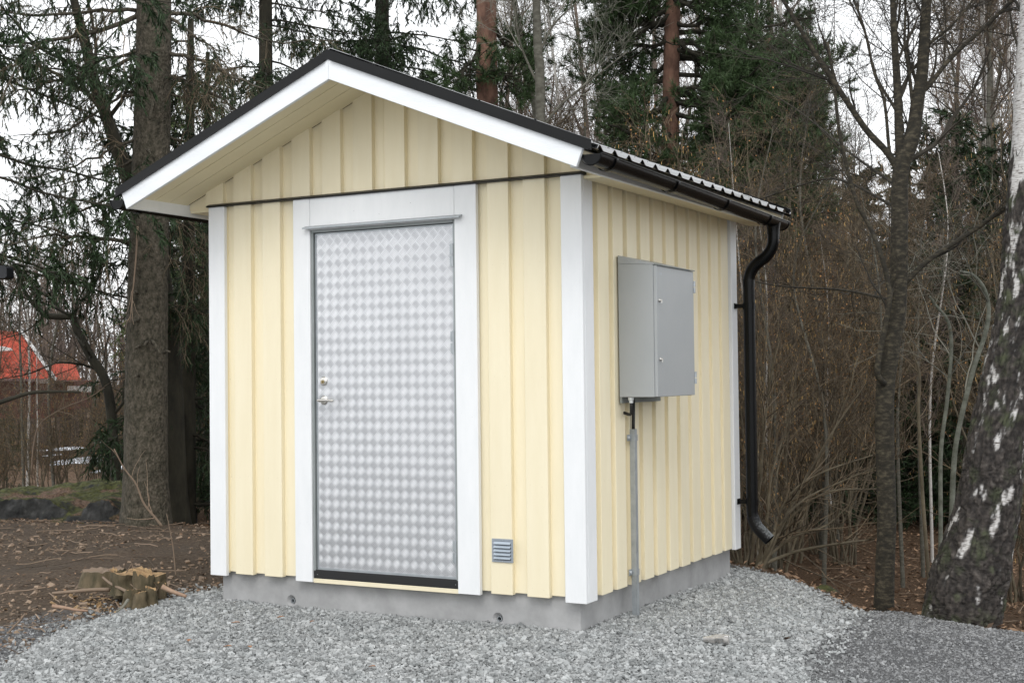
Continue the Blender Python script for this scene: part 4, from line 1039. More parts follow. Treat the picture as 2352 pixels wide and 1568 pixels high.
# light shoots in front of the big spruce
for pts,r0,lab in (([(372,1208),(358,1190),(330,1155),(312,1110),(285,1075),(262,1030)],.012,'pale leafless shoot leaning left across the foot of the big spruce'),([(404,1325),(398,1260),(390,1215),(383,1180)],.005,'thin upright shoot in the bare soil beside the hut'),
      ([(72,1090),(78,1020),(95,970),(150,935),(200,915),(240,890)],.010,'pale bent branch among the brown shoots above the mossy rock'),([(316,520),(313,580),(308,640),(303,690),(298,740)],.010,'thin tan shoot climbing along the big spruce trunk')):
    dd=11.4 if r0!=.005 else 9.0
    if 'rock' in lab: dd=13.2
    P=curve([at(x,y,dd) for x,y in pts],20); g=Geo(); R=np.linspace(r0,r0*.35,20); g.tubes(P,R,7,cap=True)
    if r0>.006:
         T,RT=kids(P,R,7,.2,1,.3,.9,.2,.6,6,rv,rf=.5,wig=.12,rmin=.0022); g.tubes(T,RT,3)
    tag(g.build('bare_shoot',M['chip'],smooth=True),lab,'shoot')

# ================================================================== repeated background growth
def link_copy(proto,loc,rz,sc,label=None):
    r=proto.copy(); COL.objects.link(r); r.location=loc; r.rotation_euler=(0,0,rz); r.scale=(sc,sc,sc)
    if label: r['label']=label
    for ch in proto.children:
        c=ch.copy(); COL.objects.link(c); c.parent=r; c.matrix_parent_inverse=Matrix.Identity(4)
    return r
def proto_thing(name,label,cat,group):
    e=bpy.data.objects.new(name,None); COL.objects.link(e); tag(e,label,cat,group); e.empty_display_size=.2; return e
def hazel_proto(seed):
    r=np.random.default_rng(seed); t=proto_thing('hazel_shrub','bare brown hazel shrub hung with catkins in the tangle behind the hut','shrub','hazel shrubs behind the hut')
    n=11; az=r.uniform(0,6.283,n); ln=r.uniform(3.6,6.0,n); tilt=r.uniform(.03,.42,n); S=14; pts=[]
    for k in range(S):
        f=k/(S-1); rr=ln*np.sin(tilt)*(f**1.25); pts.append(np.stack([np.cos(az)*(rr+.12),np.sin(az)*(rr+.12),ln*np.cos(tilt)*f-.15],-1)+r.normal(0,.03,(n,3)))
    B=np.stack(pts,1); RB=r.uniform(.013,.030,n)[:,None]*np.linspace(1,.2,S)
    g=Geo(); g.tubes(B,RB,6); g.build('stems',M['bark_hazel'],t,smooth=True)
    g=Geo(); T1,R1=kids(B,RB,13,.22,1,.4,1.0,.7,1.7,8,r,rf=.5,lift=(0,0,.25),wig=.13,rmin=.0035); g.tubes(T1,R1,3)
    T2,R2=kids(T1,R1,8,.15,1,.4,1.0,.25,.7,5,r,rf=.6,wig=.16,rmin=.0024); g.tubes(T2,R2,3)
    T3,R3=kids(T2,R2,1,.3,1,.4,1.0,.12,.35,3,r,rf=.7,wig=.1,rmin=.002); g.tubes(T3,R3,3)
    g.build('twigs',M['twig'],t)
    g=Geo(); flecks(g,T3[r.random(len(T3))<.5],1,.05,r,hang=True); flecks(g,T2[r.random(len(T2))<.4],1,.024,r,m=1); g.build('catkins',[M['catkin'],M['budleaf']],t)
    return t
def thin_proto(seed,mt,name,label,group,twm='twig',h=10,r0=.05,n1=34):
    r=np.random.default_rng(seed); t=proto_thing(name,label,'tree',group)
    P=curve([(0,0,-.2),(r.normal(0,.12),r.normal(0,.12),h*.4),(r.normal(0,.3),r.normal(0,.3),h*.75),(r.normal(0,.4),r.normal(0,.4),h)],30); R=np.linspace(r0,.008,30)
    g=Geo(); g.tubes(P,R,8); g.build('trunk',mt,t,smooth=True)
    g=Geo(); B,RB=kids(P,R,n1,.22,1,.45,1.1,.9,2.6,8,r,rf=.35,lift=(0,0,.35),wig=.12,rmax=.02,rmin=.005); g.tubes(B,RB,4)
    T1,R1=kids(B,RB,10,.15,1,.4,1.0,.4,1.1,6,r,rf=.5,wig=.15,rmin=.0035); g.tubes(T1,R1,3)
    T2,R2=kids(T1,R1,5,.2,1,.4,1.0,.2,.55,4,r,rf=.6,wig=.16,rmin=.0028); g.tubes(T2,R2,3); g.build('branches',M[twm],t); return t
def spruce_proto(seed,h):
    r=np.random.default_rng(seed); t=proto_thing('young_spruce','young dark green spruce in the undergrowth behind the bare shrubs','tree','young spruces in the undergrowth')
    P=np.stack([np.zeros(12),np.zeros(12),np.linspace(-.2,h,12)],-1); g=Geo(); g.tubes(P,np.linspace(.07,.01,12),8); g.build('trunk',M['bark_dark'],t,smooth=True)
    n=70; zz=r.uniform(.15,h*.98,n); az=r.uniform(0,6.283,n); L=1.35*(1-.88*(zz/h))*r.uniform(.8,1.15,n); S=6; pts=[]
    for k in range(S):
        f=k/(S-1); rr=L*f; pts.append(np.stack([np.cos(az)*rr,np.sin(az)*rr,zz-.25*rr+.15*L*f*f],-1)+r.normal(0,.01,(n,3)))
    B=np.stack(pts,1); RB=.010*np.ones(n)[:,None]*np.linspace(1,.3,S); g=Geo(); g.tubes(B,RB,3)
    T1,R1=kids(B,RB,12,.1,1,.6,1.1,.15,.45,4,r,rf=.5,lift=(0,0,-.5),wig=.15,rmin=.003); g.tubes(T1,R1,3); g.build('branches',M['bark_dark'],t)
    g=Geo(); blades(g,T1,26,.05,.10,.010,r,spread=.6,down=.2); g.build('needles',M['needle'],t); return t

HZ=[hazel_proto(100+i) for i in range(4)]
TH=[thin_proto(200+i,M['bark_grey'],'thin_tree','thin bare grey-brown tree in the crowded wood behind','thin bare trees in the wood',h=9+i,r0=.05+.008*i) for i in range(3)]
BI=[thin_proto(300+i,M['birchfar'],'young_birch','slim white stemmed birch among the bare trees behind','slim birches in the wood',twm='twig_far',h=12+i,r0=.055,n1=44) for i in range(2)]
SP=[spruce_proto(400,4.6),spruce_proto(401,6.2)]
BASELAB={p.name:p['label'] for p in HZ+TH+BI+SP}; used=set(); rs=np.random.default_rng(77)
def put(protos,x,d,sc=1.0,dz=0.0,label=None,group=None):
    b=at(x,862,d); loc=(b[0],b[1],H(b[0],b[1])+dz); p=protos[rs.integers(len(protos))]; rz=rs.uniform(0,6.283); s=sc*rs.uniform(.85,1.15)
    if p.name not in used:
        used.add(p.name); p.location=loc; p.rotation_euler=(0,0,rz); p.scale=(s,s,s); o_=p
    else: o_=link_copy(p,loc,rz,s,BASELAB[p.name])
    if label: o_['label']=label
    return o_
# hazels: right of the hut, behind it, and thinner at the left
for i in range(27):
    d_=rs.uniform(14.2,22); x_=rs.uniform(1740,2520); put(HZ,x_,d_,(.60+.04*(d_-14)) if 1850<x_<2200 else (.72+.045*(d_-14)))
for x_,d_ in ((1722,12.2),(2420,11),(2330,12.5),(1775,13.2)): put(HZ,x_,d_,.55)
for i in range(8): put(HZ,rs.uniform(1150,1700),rs.uniform(13.2,16.5),.74)
for i in range(15): put(HZ,rs.uniform(-60,470),rs.uniform(17.0,26),.44)
for i in range(6): put(TH,rs.uniform(2190,2480),rs.uniform(19,30))
for i in range(4): put(TH,rs.uniform(1860,1960),rs.uniform(22,30),.8)
for i in range(16): put(TH,rs.uniform(1700,2480),rs.uniform(12.6,20),.42)
for i in range(9): put(TH,rs.uniform(1000,1650),rs.uniform(18,28))
for i in range(14): put(TH,rs.uniform(-120,460),rs.uniform(17,30),.42)
BLAB={2133:'slim white stemmed birch seen just right of the forked tree trunk',1735:'slim white stemmed birch close behind the downpipe, nearer its right side',1765:'low slim birch just right of the downpipe, half hidden by the slanting shrub',60:'pale slim birch in front of the red roofed house, nearest the left edge',85:'pale slim birch in front of the gable slope of the red roofed house',2240:'white birch stem between the arching sapling and the old birch',1905:'low white birch left of the forked tree, halfway to the downpipe',1330:'tall slim birch rising behind the middle of the right roof slope',1180:'tall slim birch rising right beside the reddish pine trunk'}
for x,d in ((2133,15),(1735,14.5),(2098,21),(1990,24),(1810,22),(1905,16),(2240,20),(2290,25),(2185,28),(1690,26),(1500,26),(1330,24),(1180,28),(60,27),(85,33),(2330,23),(2050,29),(1765,13.4)): put(BI,x,d,.34 if x in (2133,2098,1990,1905,2050,1735,1765) else (.5 if x<100 else 1),label=BLAB.get(x))
for i in range(46): put(SP,rs.uniform(1600,2560),rs.uniform(16,29),.85)
for i in range(10): put(SP,rs.uniform(520,1600),rs.uniform(21,29))
for i in range(5): put(SP,rs.uniform(380,560),rs.uniform(16,24),.8)
put(SP,15,34,.50); put(SP,-60,36,.5)

def far_wood():
    """the mass of the wood beyond: stems and twigs nobody could count"""
    r=np.random.default_rng(9); N=170
    x=r.uniform(-300,2700,N); d=r.uniform(30,62,N); Ps=[]
    hts=[]
    d=np.where(x<520,r.uniform(78,100,N),d)
    for i in range(N):
        if 1890<x[i]<2160 and i%3: continue
        b=at(x[i],862,d[i]); z=H(b[0],b[1])-.3; h=r.uniform(9,15)*((.42 if 1880<x[i]<2150 else 1) if x[i]>1000 else (.95 if x[i]<500 else .7)); hts.append(h)
        Ps.append(curve([(b[0],b[1],z),(b[0]+r.normal(0,.3),b[1],z+h*.5),(b[0]+r.normal(0,.5),b[1]+r.normal(0,.5),z+h)],8))
    P=np.array(Ps); keep=np.array([((q[0]-CAM)@fw)<70 for q in P]); PL=P[~keep]; P=P[keep]; R=np.linspace(.11,.02,8)[None]*r.uniform(.6,1.2,len(P))[:,None]
    g=Geo(); g.tubes(P,R,5)
    B,RB=kids(P,R,26,.2,1,.45,1.0,1.2,3.4,6,r,rf=.3,lift=(0,0,.4),wig=.12,rmax=.02,rmin=.009); g.tubes(B,RB,3)
    T1,R1=kids(B,RB,9,.15,1,.4,1.0,.6,1.6,4,r,rf=.5,wig=.16,rmin=.006)
    g.tubes(T1,R1,3)
    # the wooded rise beyond the red house
    PL=np.vstack([PL,PL+r.normal(0,3,(len(PL),1,3))*np.array([1,1,0]),PL+r.normal(0,4,(len(PL),1,3))*np.array([1,1,0])]); RL=np.linspace(.16,.04,8)[None]*np.ones((len(PL),1)); g.tubes(PL,RL,4)
    B,RB=kids(PL,RL,24,.12,1,.45,1.0,1.2,3.4,5,r,rf=.3,lift=(0,0,.4),wig=.12,rmax=.05,rmin=.025); g.tubes(B,RB,3)
    T1,R1=kids(B,RB,5,.15,1,.4,1.0,.8,1.8,4,r,rf=.5,wig=.16,rmin=.018); g.tubes(T1,R1,3)
    tag(g.build('far_wood',M['twig_far']),'grey and purple-brown bare wood filling the distance','wood',kind='stuff')
    g=Geo(); n=170; xx=r.uniform(-300,2700,n); dd=np.where(xx<520,r.uniform(80,110,n),r.uniform(31,50,n)); bl=[]
    for i in range(n):
        b=at(xx[i],862,dd[i]); z=H(b[0],b[1])-.3; h=r.uniform(4.0,7.5)*(1 if xx[i]>1000 else .45)
        m_=60; zz=r.uniform(.1,h*.97,m_); az=r.uniform(0,6.283,m_); L=2.0*(1-.88*zz/h)*(h/6)
        S=4; bl.append(np.stack([np.stack([b[0]+np.cos(az)*L*f,b[1]+np.sin(az)*L*f,z+zz-.25*L*f],-1) for f in np.linspace(0,1,S)],1))
    Bq=np.vstack(bl); blades(g,Bq,38,.12,.30,.035,r,spread=.6,down=.35,t0=.02)
    tag(g.build('far_spruces',M['needle']),'dark evergreen thicket closing the view low down among the far trees','wood',kind='stuff')
far_wood()

# ================================================================== ground litter, rock, stumps
def leaves():
    r=np.random.default_rng(15); N=52000
    x=r.uniform(-9,8,N); y=r.uniform(-2.5,15,N); yc=np.interp(x,CRX,CRY); d=y-yc; gd=polydist(x,y,GRAV)
    p=np.where(d>.15,1.0,np.where(x<-2.4,.10+.35*(vnoise(x,y,1.2,8)>.10),.002)); p=np.where(gd>0,.0005,p); p=np.where((x>.9)&(d<.1),.004,p)
    k=r.random(N)<p; x,y=x[k],y[k]; n=len(x); z=hgt(x,y)+r.uniform(.004,.022,n)
    a=r.uniform(0,6.283,n); L=r.uniform(.018,.034,n)*np.where(x<-2,.6,1); w=L*r.uniform(.5,.8,n); cu=r.uniform(-.3,.9,n)*L; tl=r.normal(0,.35,n)
    ax=np.stack([np.cos(a),np.sin(a),tl],-1); bx_=np.stack([-np.sin(a),np.cos(a),r.normal(0,.4,n)],-1); c=np.stack([x,y,z],-1); up_=np.array([0,0,1.])
    V=np.stack([c-ax*L[:,None],c-bx_*w[:,None]*.6+up_*cu[:,None]*.4,c+ax*L[:,None]+up_*cu[:,None]*.3,c+bx_*w[:,None]*.6+up_*cu[:,None]*.5,c+up_*0],1)
    idx=(np.arange(n)*5)[:,None]; t=np.concatenate([idx+np.array([[0,1,4]]),idx+np.array([[1,2,4]]),idx+np.array([[2,3,4]]),idx+np.array([[3,0,4]])])
    g=Geo(); g.add(V.reshape(-1,3),t=t); tag(g.build('leaf_litter',M['leaf']),'brown fallen leaves covering the forest floor','leaves',kind='stuff')
    N=34000; x=r.uniform(-9,-2.3,N); y=r.uniform(-2.5,4,N); gd=polydist(x,y,GRAV); k=(gd<-.05)&(r.random(N)<.45+1.2*vnoise(x,y,.9,3)); x,y=x[k],y[k]; n=len(x)
    g=Geo(); stones(g,x,y,hgt(x,y)+.003,np.clip(r.lognormal(math.log(.014),.5,n),.006,.045),r,flat=.4)
    tag(g.build('soil_crumbs',M['chip']),'brown bark crumbs and chips strewn over the bare soil','debris',kind='stuff')
    N=420; x=np.concatenate([r.uniform(-8,-2.6,N),r.uniform(-1,6,160)]); y=np.concatenate([r.uniform(-2,3,N),r.uniform(3,9,160)]); gd=polydist(x,y,GRAV); k=gd<-.05; x,y=x[k],y[k]; n=len(x); a=r.uniform(0,6.283,n); L=r.uniform(.06,.4,n)
    P=np.stack([np.stack([x+np.cos(a)*L*f,y+np.sin(a)*L*f,hgt(x+np.cos(a)*L*f,y+np.sin(a)*L*f)+.012+r.uniform(0,.02,n)],-1) for f in (0,.35,.7,1)],1)
    g=Geo(); g.tubes(P,np.full((n,4),1)*r.uniform(.0015,.004,n)[:,None],4); tag(g.build('stick_litter',M['chip']),'small broken twigs scattered over the soil and the forest floor','twigs',kind='stuff')
leaves()
def oak_leaf(px,py,sz,rot,lab):
    b=onz(px,py,-.19); b[2]=H(b[0],b[1])+.030; g=Geo(); S=9; V=[]
    for i in range(S):
        f=i/(S-1); w=sz*.32*math.sin(math.pi*min(f*1.05,1))*(1+.35*math.sin(f*19)); x=(f-.5)*sz
        for q in (-1,0,1): V.append((x,q*w,.004*abs(q)+.003*math.sin(f*3)+.004*f))
    V=np.array(V); c,s=math.cos(rot),math.sin(rot); V=np.stack([V[:,0]*c-V[:,1]*s+b[0],V[:,0]*s+V[:,1]*c+b[1],V[:,2]+b[2]],-1)
    g.add(V,[(i*3+j,i*3+j+1,i*3+4+j,i*3+3+j) for i in range(S-1) for j in (0,1)]); tag(g.build('oak_leaf',M['budleaf_big'],smooth=True),lab,'leaf')
M['budleaf_big']=mat('orange_brown_leaf',(.26,.125,.065),.8,var=(.36,.20,.115),scale=30)
for a in ((541,1450,.055,.3,'long orange-brown leaf on the stones below the left tie socket'),(645,1435,.045,.9,'small curled orange leaf on the stones close to the concrete base'),(434,1491,.04,2.2,'single brown leaf on the stones left of centre, in front'),
          (523,1506,.05,.2,'flat tan leaf lying on the stones nearest the lower left'),(574,1507,.035,2.6,'tiny dark orange leaf beside the flat tan one'),(717,1446,.03,1,'tiny brown leaf low in front of the door'),(855,1553,.04,.1,'brown leaf at the bottom edge below the door')): oak_leaf(*a)

def boulder(name,cx,cy,d,wx,hy,dep,label,seed):
    b=at(cx,cy,d); bm=bmesh.new(); bmesh.ops.create_icosphere(bm,subdivisions=6,radius=1)
    for v in bm.verts:
        p=v.co.copy(); q=p*1.3+Vector((seed,seed*2,0)); f=1+.22*mn.noise(q)+.10*mn.noise(q*2.7)+.04*mn.noise(q*7)+.02*mn.noise(q*19)+.008*mn.noise(q*45)
        v.co=Vector((p.x*wx*f,p.y*dep*f,max(p.z,-.5)*hy*f*(1 if p.z<.55 else 1-.25*(p.z-.55))))
    me=bpy.data.meshes.new(name); bm.to_mesh(me); bm.free(); o=bpy.data.objects.new(name,me); COL.objects.link(o)
    for p in me.polygons: p.use_smooth=True
    o.location=b; o.rotation_euler=(0,0,YAW*-1); me.materials.append(M['rockmoss']); tag(o,label,'rock'); return o
def rock_mat():
    m=bpy.data.materials.new('mossy_rock'); m.use_nodes=True; N,L=m.node_tree.nodes,m.node_tree.links; b=N["Principled BSDF"]; b.inputs['Roughness'].default_value=.95
    tc=N.new('ShaderNodeTexCoord'); gm=N.new('ShaderNodeNewGeometry'); sx=N.new('ShaderNodeSeparateXYZ'); L.new(gm.outputs['Normal'],sx.inputs[0])
    def nz(sc,det=8):
        x=N.new('ShaderNodeTexNoise'); x.inputs['Scale'].default_value=sc; x.inputs['Detail'].default_value=det; L.new(tc.outputs['Object'],x.inputs['Vector']); return x.outputs['Fac']
    def ramp(f,*st):
        cr=N.new('ShaderNodeValToRGB'); L.new(f,cr.inputs[0]); e=cr.color_ramp.elements; e[0].position,e[0].color=st[0][0],(*st[0][1],1); e[1].position,e[1].color=st[-1][0],(*st[-1][1],1)
        for p_,c_ in st[1:-1]: x=e.new(p_); x.color=(*c_,1)
        return cr.outputs[0]
    rk=ramp(nz(9),(.3,(.018,.019,.019)),(.6,(.06,.06,.058)),(.75,(.13,.13,.125))); ms=ramp(nz(20),(.35,(.035,.038,.012)),(.65,(.10,.105,.030))); lf=ramp(nz(50),(.35,(.06,.035,.022)),(.65,(.24,.15,.10)))
    add=N.new('ShaderNodeMath'); add.operation='ADD'; L.new(sx.outputs[2],add.inputs[0]); L.new(nz(3),add.inputs[1])
    f1=N.new('ShaderNodeMapRange'); f1.inputs['From Min'].default_value=1.10; f1.inputs['From Max'].default_value=1.30; L.new(add.outputs[0],f1.inputs[0])
    a=N.new('ShaderNodeMix'); a.data_type='RGBA'; L.new(f1.outputs[0],a.inputs[0]); L.new(rk,a.inputs[6]); L.new(ms,a.inputs[7])
    f2=N.new('ShaderNodeMapRange'); f2.inputs['From Min'].default_value=.52; f2.inputs['From Max'].default_value=.60; L.new(nz(2.2),f2.inputs[0])
    f3=N.new('ShaderNodeMath'); f3.operation='MULTIPLY'; L.new(f1.outputs[0],f3.inputs[0]); L.new(f2.outputs[0],f3.inputs[1])
    c=N.new('ShaderNodeMix'); c.data_type='RGBA'; L.new(f3.outputs[0],c.inputs[0]); L.new(a.outputs[2],c.inputs[6]); L.new(lf,c.inputs[7]); L.new(c.outputs[2],b.inputs['Base Color'])
    bp=N.new('ShaderNodeBump'); bp.inputs['Strength'].default_value=1; bp.inputs['Distance'].default_value=.05; L.new(nz(12),bp.inputs['Height']); L.new(bp.outputs[0],b.inputs['Normal']); return m
M['rockmoss']=rock_mat()
def ledge():
    o=at(-90,862,13.1); e=rt*np.array([1,1,0]); e/=np.linalg.norm(e); f=fw*np.array([1,1,0]); f/=np.linalg.norm(f)
    nu,nv=220,110; L=400/FOC*13.1; V=[]
    uu=L*np.arange(nu)/(nu-1); vv=2.6*(np.arange(nv)/(nv-1))**1.6; HH=hgt(o[0]+e[0]*uu[:,None]+f[0]*vv[None],o[1]+e[1]*uu[:,None]+f[1]*vv[None])
    for i in range(nu):
        u=L*i/(nu-1)
        for j in range(nv):
            v=2.6*(j/(nv-1))**1.6; q=(u*1.7,v*1.7,3.3)
            edge=.16+.22*mn.noise((u*1.3,0,7))+.08*mn.noise((u*5,0,2))
            face=min(max((v-edge*.5)/.10,0),1); face=face*face*(3-2*face)
            end=min(max((L-u)/.35,0),1); end=end*end*(3-2*end)
            top=.235+.10*mn.noise((u*1.1,v*.8,1))+.05*min(v,1.5)+.05*mn.noise((u*3.5,v*3.5,4))-.10*max(v-1.9,0)*3
            notch=.16*math.exp(-((u-L*.60)/.16)**2)
            z=(top-notch*(1-min(v/1.0,1)))*face*end
            jag=.05*mn.noise((u*6,z*9+v*3,5))+.02*mn.noise((u*19,z*25,v*19))
            p=o+e*u+f*(v+jag); p[2]=HH[i,j]*.35-.10*.65-.03+z+.025*mn.noise((u*9,v*9,8))*face+.01*mn.noise((u*30,v*30,8))
            if j==0 or j==nv-1: p[2]-=.25
            V.append(p)
    idx=np.arange(nu*nv).reshape(nu,nv); g=Geo(); g.add(V,np.stack([idx[:-1,:-1],idx[1:,:-1],idx[1:,1:],idx[:-1,1:]],-1).reshape(-1,4))
    tag(g.build('mossy_rock',M['rockmoss'],smooth=True),'low dark rock ledge topped with moss and brown leaves left of the big spruce','rock')
ledge()
boulder('mossy_boulder',1893,1372,12.6,.17,.11,.15,'small green moss cushion on the brown leaves right of the stone heap',9.4)

def stumps():
    t0=onz(330,1375,-.15); base=(t0[0],t0[1],H(t0[0],t0[1]))
    t=thing('coppice_stump',base,'cluster of freshly cut mossy stems at the edge of the stone heap','stump')
    def stem(px,py,w,hh,d,tilt=(0,0),seed=0,ragged=.0):
        b=at(px,py,d); r0=w/2/FOC*d; h=hh/FOC*d*.62; k=26; n=9; V=[]
        for i in range(n):
            f=i/(n-1)
            for j in range(k):
                a=j*2*math.pi/k; q=(math.cos(a)*1.5+seed,math.sin(a)*1.5,f*1.5); rr=r0*(1.28-.32*f**.6)*(1+.34*mn.noise(q)+.14*mn.noise((q[0]*4,q[1]*4,q[2]*1.2)))
                z=-.06+(h+.06)*f+.22*h*math.cos(a+seed)*f+((ragged+.12)*mn.noise((math.cos(a)*3+seed,math.sin(a)*3,1))*h if i==n-1 else 0)
                V.append((b[0]+math.cos(a)*rr+tilt[0]*f*h,b[1]+math.sin(a)*rr+tilt[1]*f*h,b[2]+z))
        g=Geo(); g.add(V,[(i*k+j,i*k+(j+1)%k,(i+1)*k+(j+1)%k,(i+1)*k+j) for i in range(n-1) for j in range(k)])
        o=g.build('cut_stem',M['stumpbark'],t,smooth=True)
        top=np.array(V[-k:]); c=top.mean(0); g=Geo(); ring2=c+(top-c)*.55; ring2[:,2]+=np.array([.006*mn.noise((p[0]*60,p[1]*60,1)) for p in ring2]); cc=c+np.array([0,0,.003])
        top2=top.copy(); top2[:,2]+=.0005
        g.add(np.vstack([top2,ring2,cc[None]]),[(j,(j+1)%k,k+(j+1)%k,k+j) for j in range(k)],[(k+j,k+(j+1)%k,2*k) for j in range(k)]); g.build('cut_face',M['cutwood'],o)
    stem(285,1340,52,36,8.55,seed=2,ragged=.06); stem(305,1345,74,50,8.75,seed=11,ragged=.1)
    stem(328,1350,46,62,8.5,seed=3,ragged=.25,tilt=(.1,0)); stem(262,1328,16,32,8.7,seed=4,ragged=.2); stem(355,1338,48,30,8.8,seed=5); stem(322,1374,30,22,8.3,seed=6,ragged=.2); stem(300,1368,34,22,8.35,seed=7,tilt=(.3,.1)); stem(345,1360,20,40,8.5,seed=8,ragged=.4)
    stem(348,1368,26,28,8.35,seed=9,ragged=.2); stem(372,1352,18,22,8.7,seed=14,ragged=.5)
    r=np.random.default_rng(8); n=170; c=at(320,1368,8.45); x=c[0]+r.normal(0,.30,n); y=c[1]+r.normal(0,.14,n); gd=polydist(x,y,GRAV); k_=gd<.03; x,y=x[k_],y[k_]; n=len(x)
    g=Geo(); stones(g,x,y,hgt(x,y)+.008,r.uniform(.008,.035,n),r,flat=.25); tag(g.build('wood_chips',M['cutwood'],None),'pale wood chips strewn round the fresh stumps','debris',kind='stuff')
    r=np.random.default_rng(3); n=26; g=Geo(); c=at(335,1362,8.5); x=c[0]+r.uniform(-.30,.12,n); y=c[1]+r.uniform(-.05,.15,n)+.02; z=np.array([H(a,b) for a,b in zip(x,y)])
    P=np.stack([np.stack([x,y,z],-1),np.stack([x+r.normal(0,.04,n),y+r.normal(0,.04,n),z+r.uniform(.05,.13,n)],-1),np.stack([x+r.normal(0,.10,n),y+r.normal(0,.08,n),z+r.uniform(.08,.24,n)],-1)],1)
    
    for p_ in P[:12]: g=Geo(); g.tubes(p_,np.array([.005,.004,.0025]),5); g.build('cut_shoot',M['chip'],t)
    # older grey stump behind
    b=at(238,1342,9.1); o=thing('tree_stump',(b[0],b[1],b[2]),'low weathered grey stump behind the freshly cut stems','stump')
    k=30; V=[]; r0=.145; h=.10
    for i in range(8):
        f=i/7
        for j in range(k):
            a=j*2*math.pi/k; rr=r0*(1.35-.45*f**.5)*(1+.2*mn.noise((math.cos(a)*2,math.sin(a)*2,f)))
            V.append((b[0]+math.cos(a)*rr,b[1]+math.sin(a)*rr,b[2]-.05+(h+.05)*f+(.02*mn.noise((math.cos(a)*3,math.sin(a)*3,5)) if i==7 else 0)))
    g=Geo(); g.add(V,[(i*k+j,i*k+(j+1)%k,(i+1)*k+(j+1)%k,(i+1)*k+j) for i in range(7) for j in range(k)]); g.build('stump_side',M['stumpbark'],o,smooth=True)
    top=np.array(V[-k:]); cc=top.mean(0); g=Geo(); g.add(np.vstack([top,cc[None]]),t=[(j,(j+1)%k,k) for j in range(k)]); g.build('stump_top',M['chip'],o)
stumps()
def cutbranch(pts,r0,r1,m,lab,d,endcap=True):
    P=curve([at(x,y,d+(q[0] if q else 0)) for x,y,*q in pts],14); R=np.linspace(r0,r1,14); g=Geo(); g.tubes(P,R,10,cap=True); tag(g.build('cut_branch',m,smooth=True),lab,'branch')
M['peeled']=mat('peeled_branch',(.27,.17,.115),.7,var=(.38,.26,.18),scale=14)
cutbranch([(372,1346),(395,1357),(428,1369)],.016,.010,M['peeled'],'pale reddish cut branch leaning on the stones right of the stumps',8.25)
cutbranch([(120,1362),(165,1358),(210,1354),(252,1353)],.010,.013,M['chip'],'long straight brown stick lying left of the stumps',8.6)
cutbranch([(236,1325,.2),(255,1340,.1),(280,1352),(310,1368,-.1),(325,1380,-.15)],.007,.012,M['chip'],'slender branch lying slantwise across the front of the stumps',8.45)
cutbranch([(294,1377,.05),(283,1392,-.05),(268,1404,-.12)],.010,.006,M['twig_grey'],'short forked grey stick propped on the edge of the stones',8.1)
cutbranch([(120,1391),(150,1395),(175,1400),(202,1402)],.012,.006,M['peeled'],'broken pale splinter of wood on the soil left of the stone heap',8.0)
cutbranch([(20,1452),(30,1440),(45,1425),(58,1408)],.006,.004,M['chip'],'thin bent twig standing off the soil at the lower left',7.4)

# ---- crumpled clear plastic cup on the stones
def plastic():
    b=onz(1645,1490,-.2); b[2]=H(b[0],b[1])+.032; t_=rt*np.array([1,1,0]); t_/=np.linalg.norm(t_)
    ax=norm(t_*.95+np.array([.0,.0,.02])+fw*-.25); sd_=norm(np.cross(ax,[0,0,1.])); up_=np.cross(sd_,ax)
    k=28; n=12; V=[]
    for i in range(n):
        f=i/(n-1); r0=.016+.026*min(f*1.6,1)
        for j in range(k):
            a=j*2*math.pi/k; rr=r0*(1+.35*mn.noise((math.cos(a)*1.6,math.sin(a)*1.6,f*4))); V.append(b+ax*(-.065+.13*f)+sd_*math.cos(a)*rr*.85+up_*(math.sin(a)*rr*.62))
    m=bpy.data.materials.new('cloudy_plastic'); m.use_nodes=True; p=m.node_tree.nodes["Principled BSDF"]; p.inputs['Base Color'].default_value=(.48,.46,.44,1); p.inputs['Roughness'].default_value=.25; p.inputs['Transmission Weight'].default_value=.45; p.inputs['Alpha'].default_value=.9
    g=Geo(); g.add(V,[(i*k+j,i*k+(j+1)%k,(i+1)*k+(j+1)%k,(i+1)*k+j) for i in range(n-1) for j in range(k) if not (5<=i<=8 and (j>=24 or j<=1))]); 
    tag(g.build('plastic_cup',m,smooth=True),'crumpled cloudy plastic cup lying on the stones at the lower right','litter')
plastic()

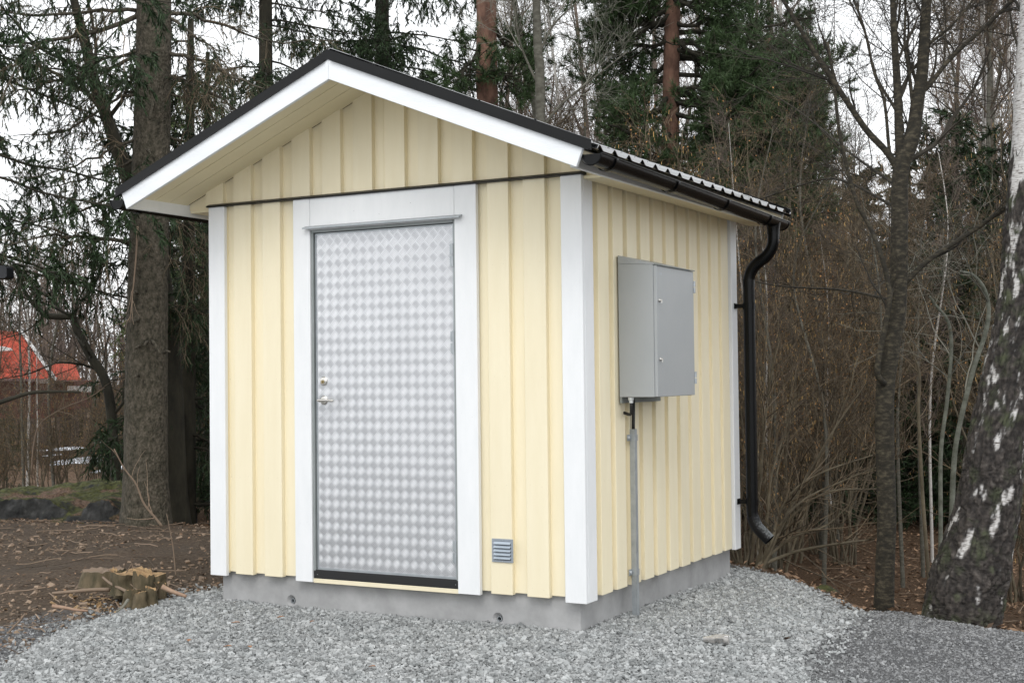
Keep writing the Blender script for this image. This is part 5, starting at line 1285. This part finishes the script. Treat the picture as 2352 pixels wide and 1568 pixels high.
# ---- red roofed house far off at the left
def house():
    d=70; P=lambda x,y,dz=0: at(x,y,d+dz)
    hz=thing('red_roofed_house',tuple(P(20,1010)),'house with a red tiled roof and white verge glimpsed through the trees','house')
    mr=mat('red_roof_tile',(.34,.042,.022),.85,var=(.45,.075,.04),scale=4,stretch=(1,1,6),bump=.5,bscale=6,bstretch=(1,1,20),bdist=.05); mw=mat('house_white',(.75,.75,.74),.7); mb=mat('house_wall',(.10,.03,.025),.8)
    def slab(pts,th,nm,m,par=hz):
        g=Geo(); g.prism([P(*p) for p in pts],fw*th,0); return g.build(nm,m,par)
    roof=slab([(-120,868,-2.2),(118,870,-2.2),(45,762,0),(-120,752,0)],.35,'roof',mr)
    slab([(45,760,-.1),(47,757,-.1),(128,872,-2.4),(124,874,-2.4)],.3,'verge',mw,roof)
    slab([(0,795,-1.8),(22,800,-1.8),(24,805,-1.8),(0,806,-1.8)],.3,'roof_window',mw,roof)
    slab([(112,834,1),(168,836,1),(182,872,-.6),(116,872,-.6)],.3,'lower_roof',mr)
    slab([(-120,875,-.5),(112,875,-.5),(112,960,-.5),(-120,960,-.5)],4,'wall',mb); slab([(84,871,-.9),(108,871,-.9),(108,880,-.9),(84,880,-.9)],.2,'window',mw)
    slab([(112,876,.5),(170,876,.5),(170,940,.5),(112,940,.5)],3,'wall',mw if False else mb); slab([(155,886,0),(208,888,0),(208,900,0),(155,898,0)],.2,'window',mw)
house()
def snow():
    m=mat('old_snow',(.62,.66,.72),.6,var=(.75,.78,.82),scale=2); g=Geo(); r=np.random.default_rng(4)
    for (cx,cy,w,h,d) in ((205,1055,58,30,42),(150,1030,40,14,48),(265,1075,30,24,36),(120,1045,14,8,44),(240,1015,22,6,52)):
        c=at(cx,cy,d); k=28; V=[c+np.array([0,0,.02])]
        for j in range(k):
            a=j*2*math.pi/k; f=1+.4*mn.noise((math.cos(a)*2+cx,math.sin(a)*2,0)); V.append(c+_r*math.cos(a)*w/FOC*d*f+np.array([-math.sin(-YAW),math.cos(YAW),0])*math.sin(a)*h/FOC*d*6*f)
        g.add(V,t=[(0,1+j,1+(j+1)%k) for j in range(k)])
    tag(g.build('snow',m),kind='structure')
snow()
# ---- black box-shaped lamp head jutting in at the left edge
def lamp():
    d=11.0; b=at(-150,862,d); gz_=H(b[0],b[1]); e=rt*np.array([1,1,0]); e/=np.linalg.norm(e); f=np.array([-e[1],e[0],0]); top=at(-150,626,d)
    t=thing('street_lamp',(b[0],b[1],gz_),'black box shaped lamp head jutting in at the left edge','lamp')
    P=np.array([(b[0],b[1],gz_-.1),(b[0],b[1],1),(b[0],b[1],top[2]+.1)]); g=Geo(); g.tubes(P,np.array([.045,.04,.035]),14,cap=True); g.build('pole',M['blackmetal'],t,smooth=True)
    g=Geo(); a=at(-150,626,d); c=at(-60,626,d); g.tubes(np.array([a,(a+c)/2,c]),np.full(3,.02),10); g.build('arm',M['blackmetal'],t)
    g=Geo(); a=at(-75,627,d)-f*.07; L=98/FOC*d; hh=15/FOC*d
    g.prism([a+np.array([0,0,-hh]),a+e*(L-.02)+np.array([0,0,-hh]),a+e*L+np.array([0,0,-hh+.015]),a+e*L+np.array([0,0,hh-.02]),a+e*(L-.02)+np.array([0,0,hh]),a+np.array([0,0,hh])],f*.16); g.build('lamp_head',M['dark_blue'],t,bevel=.004)
M['dark_blue']=mat('dark_lamp_paint',(.012,.013,.018),.5)
lamp()
print('objects',len(bpy.data.objects),'tris',sum(len(o.data.polygons) for o in bpy.data.objects if o.type=='MESH'))
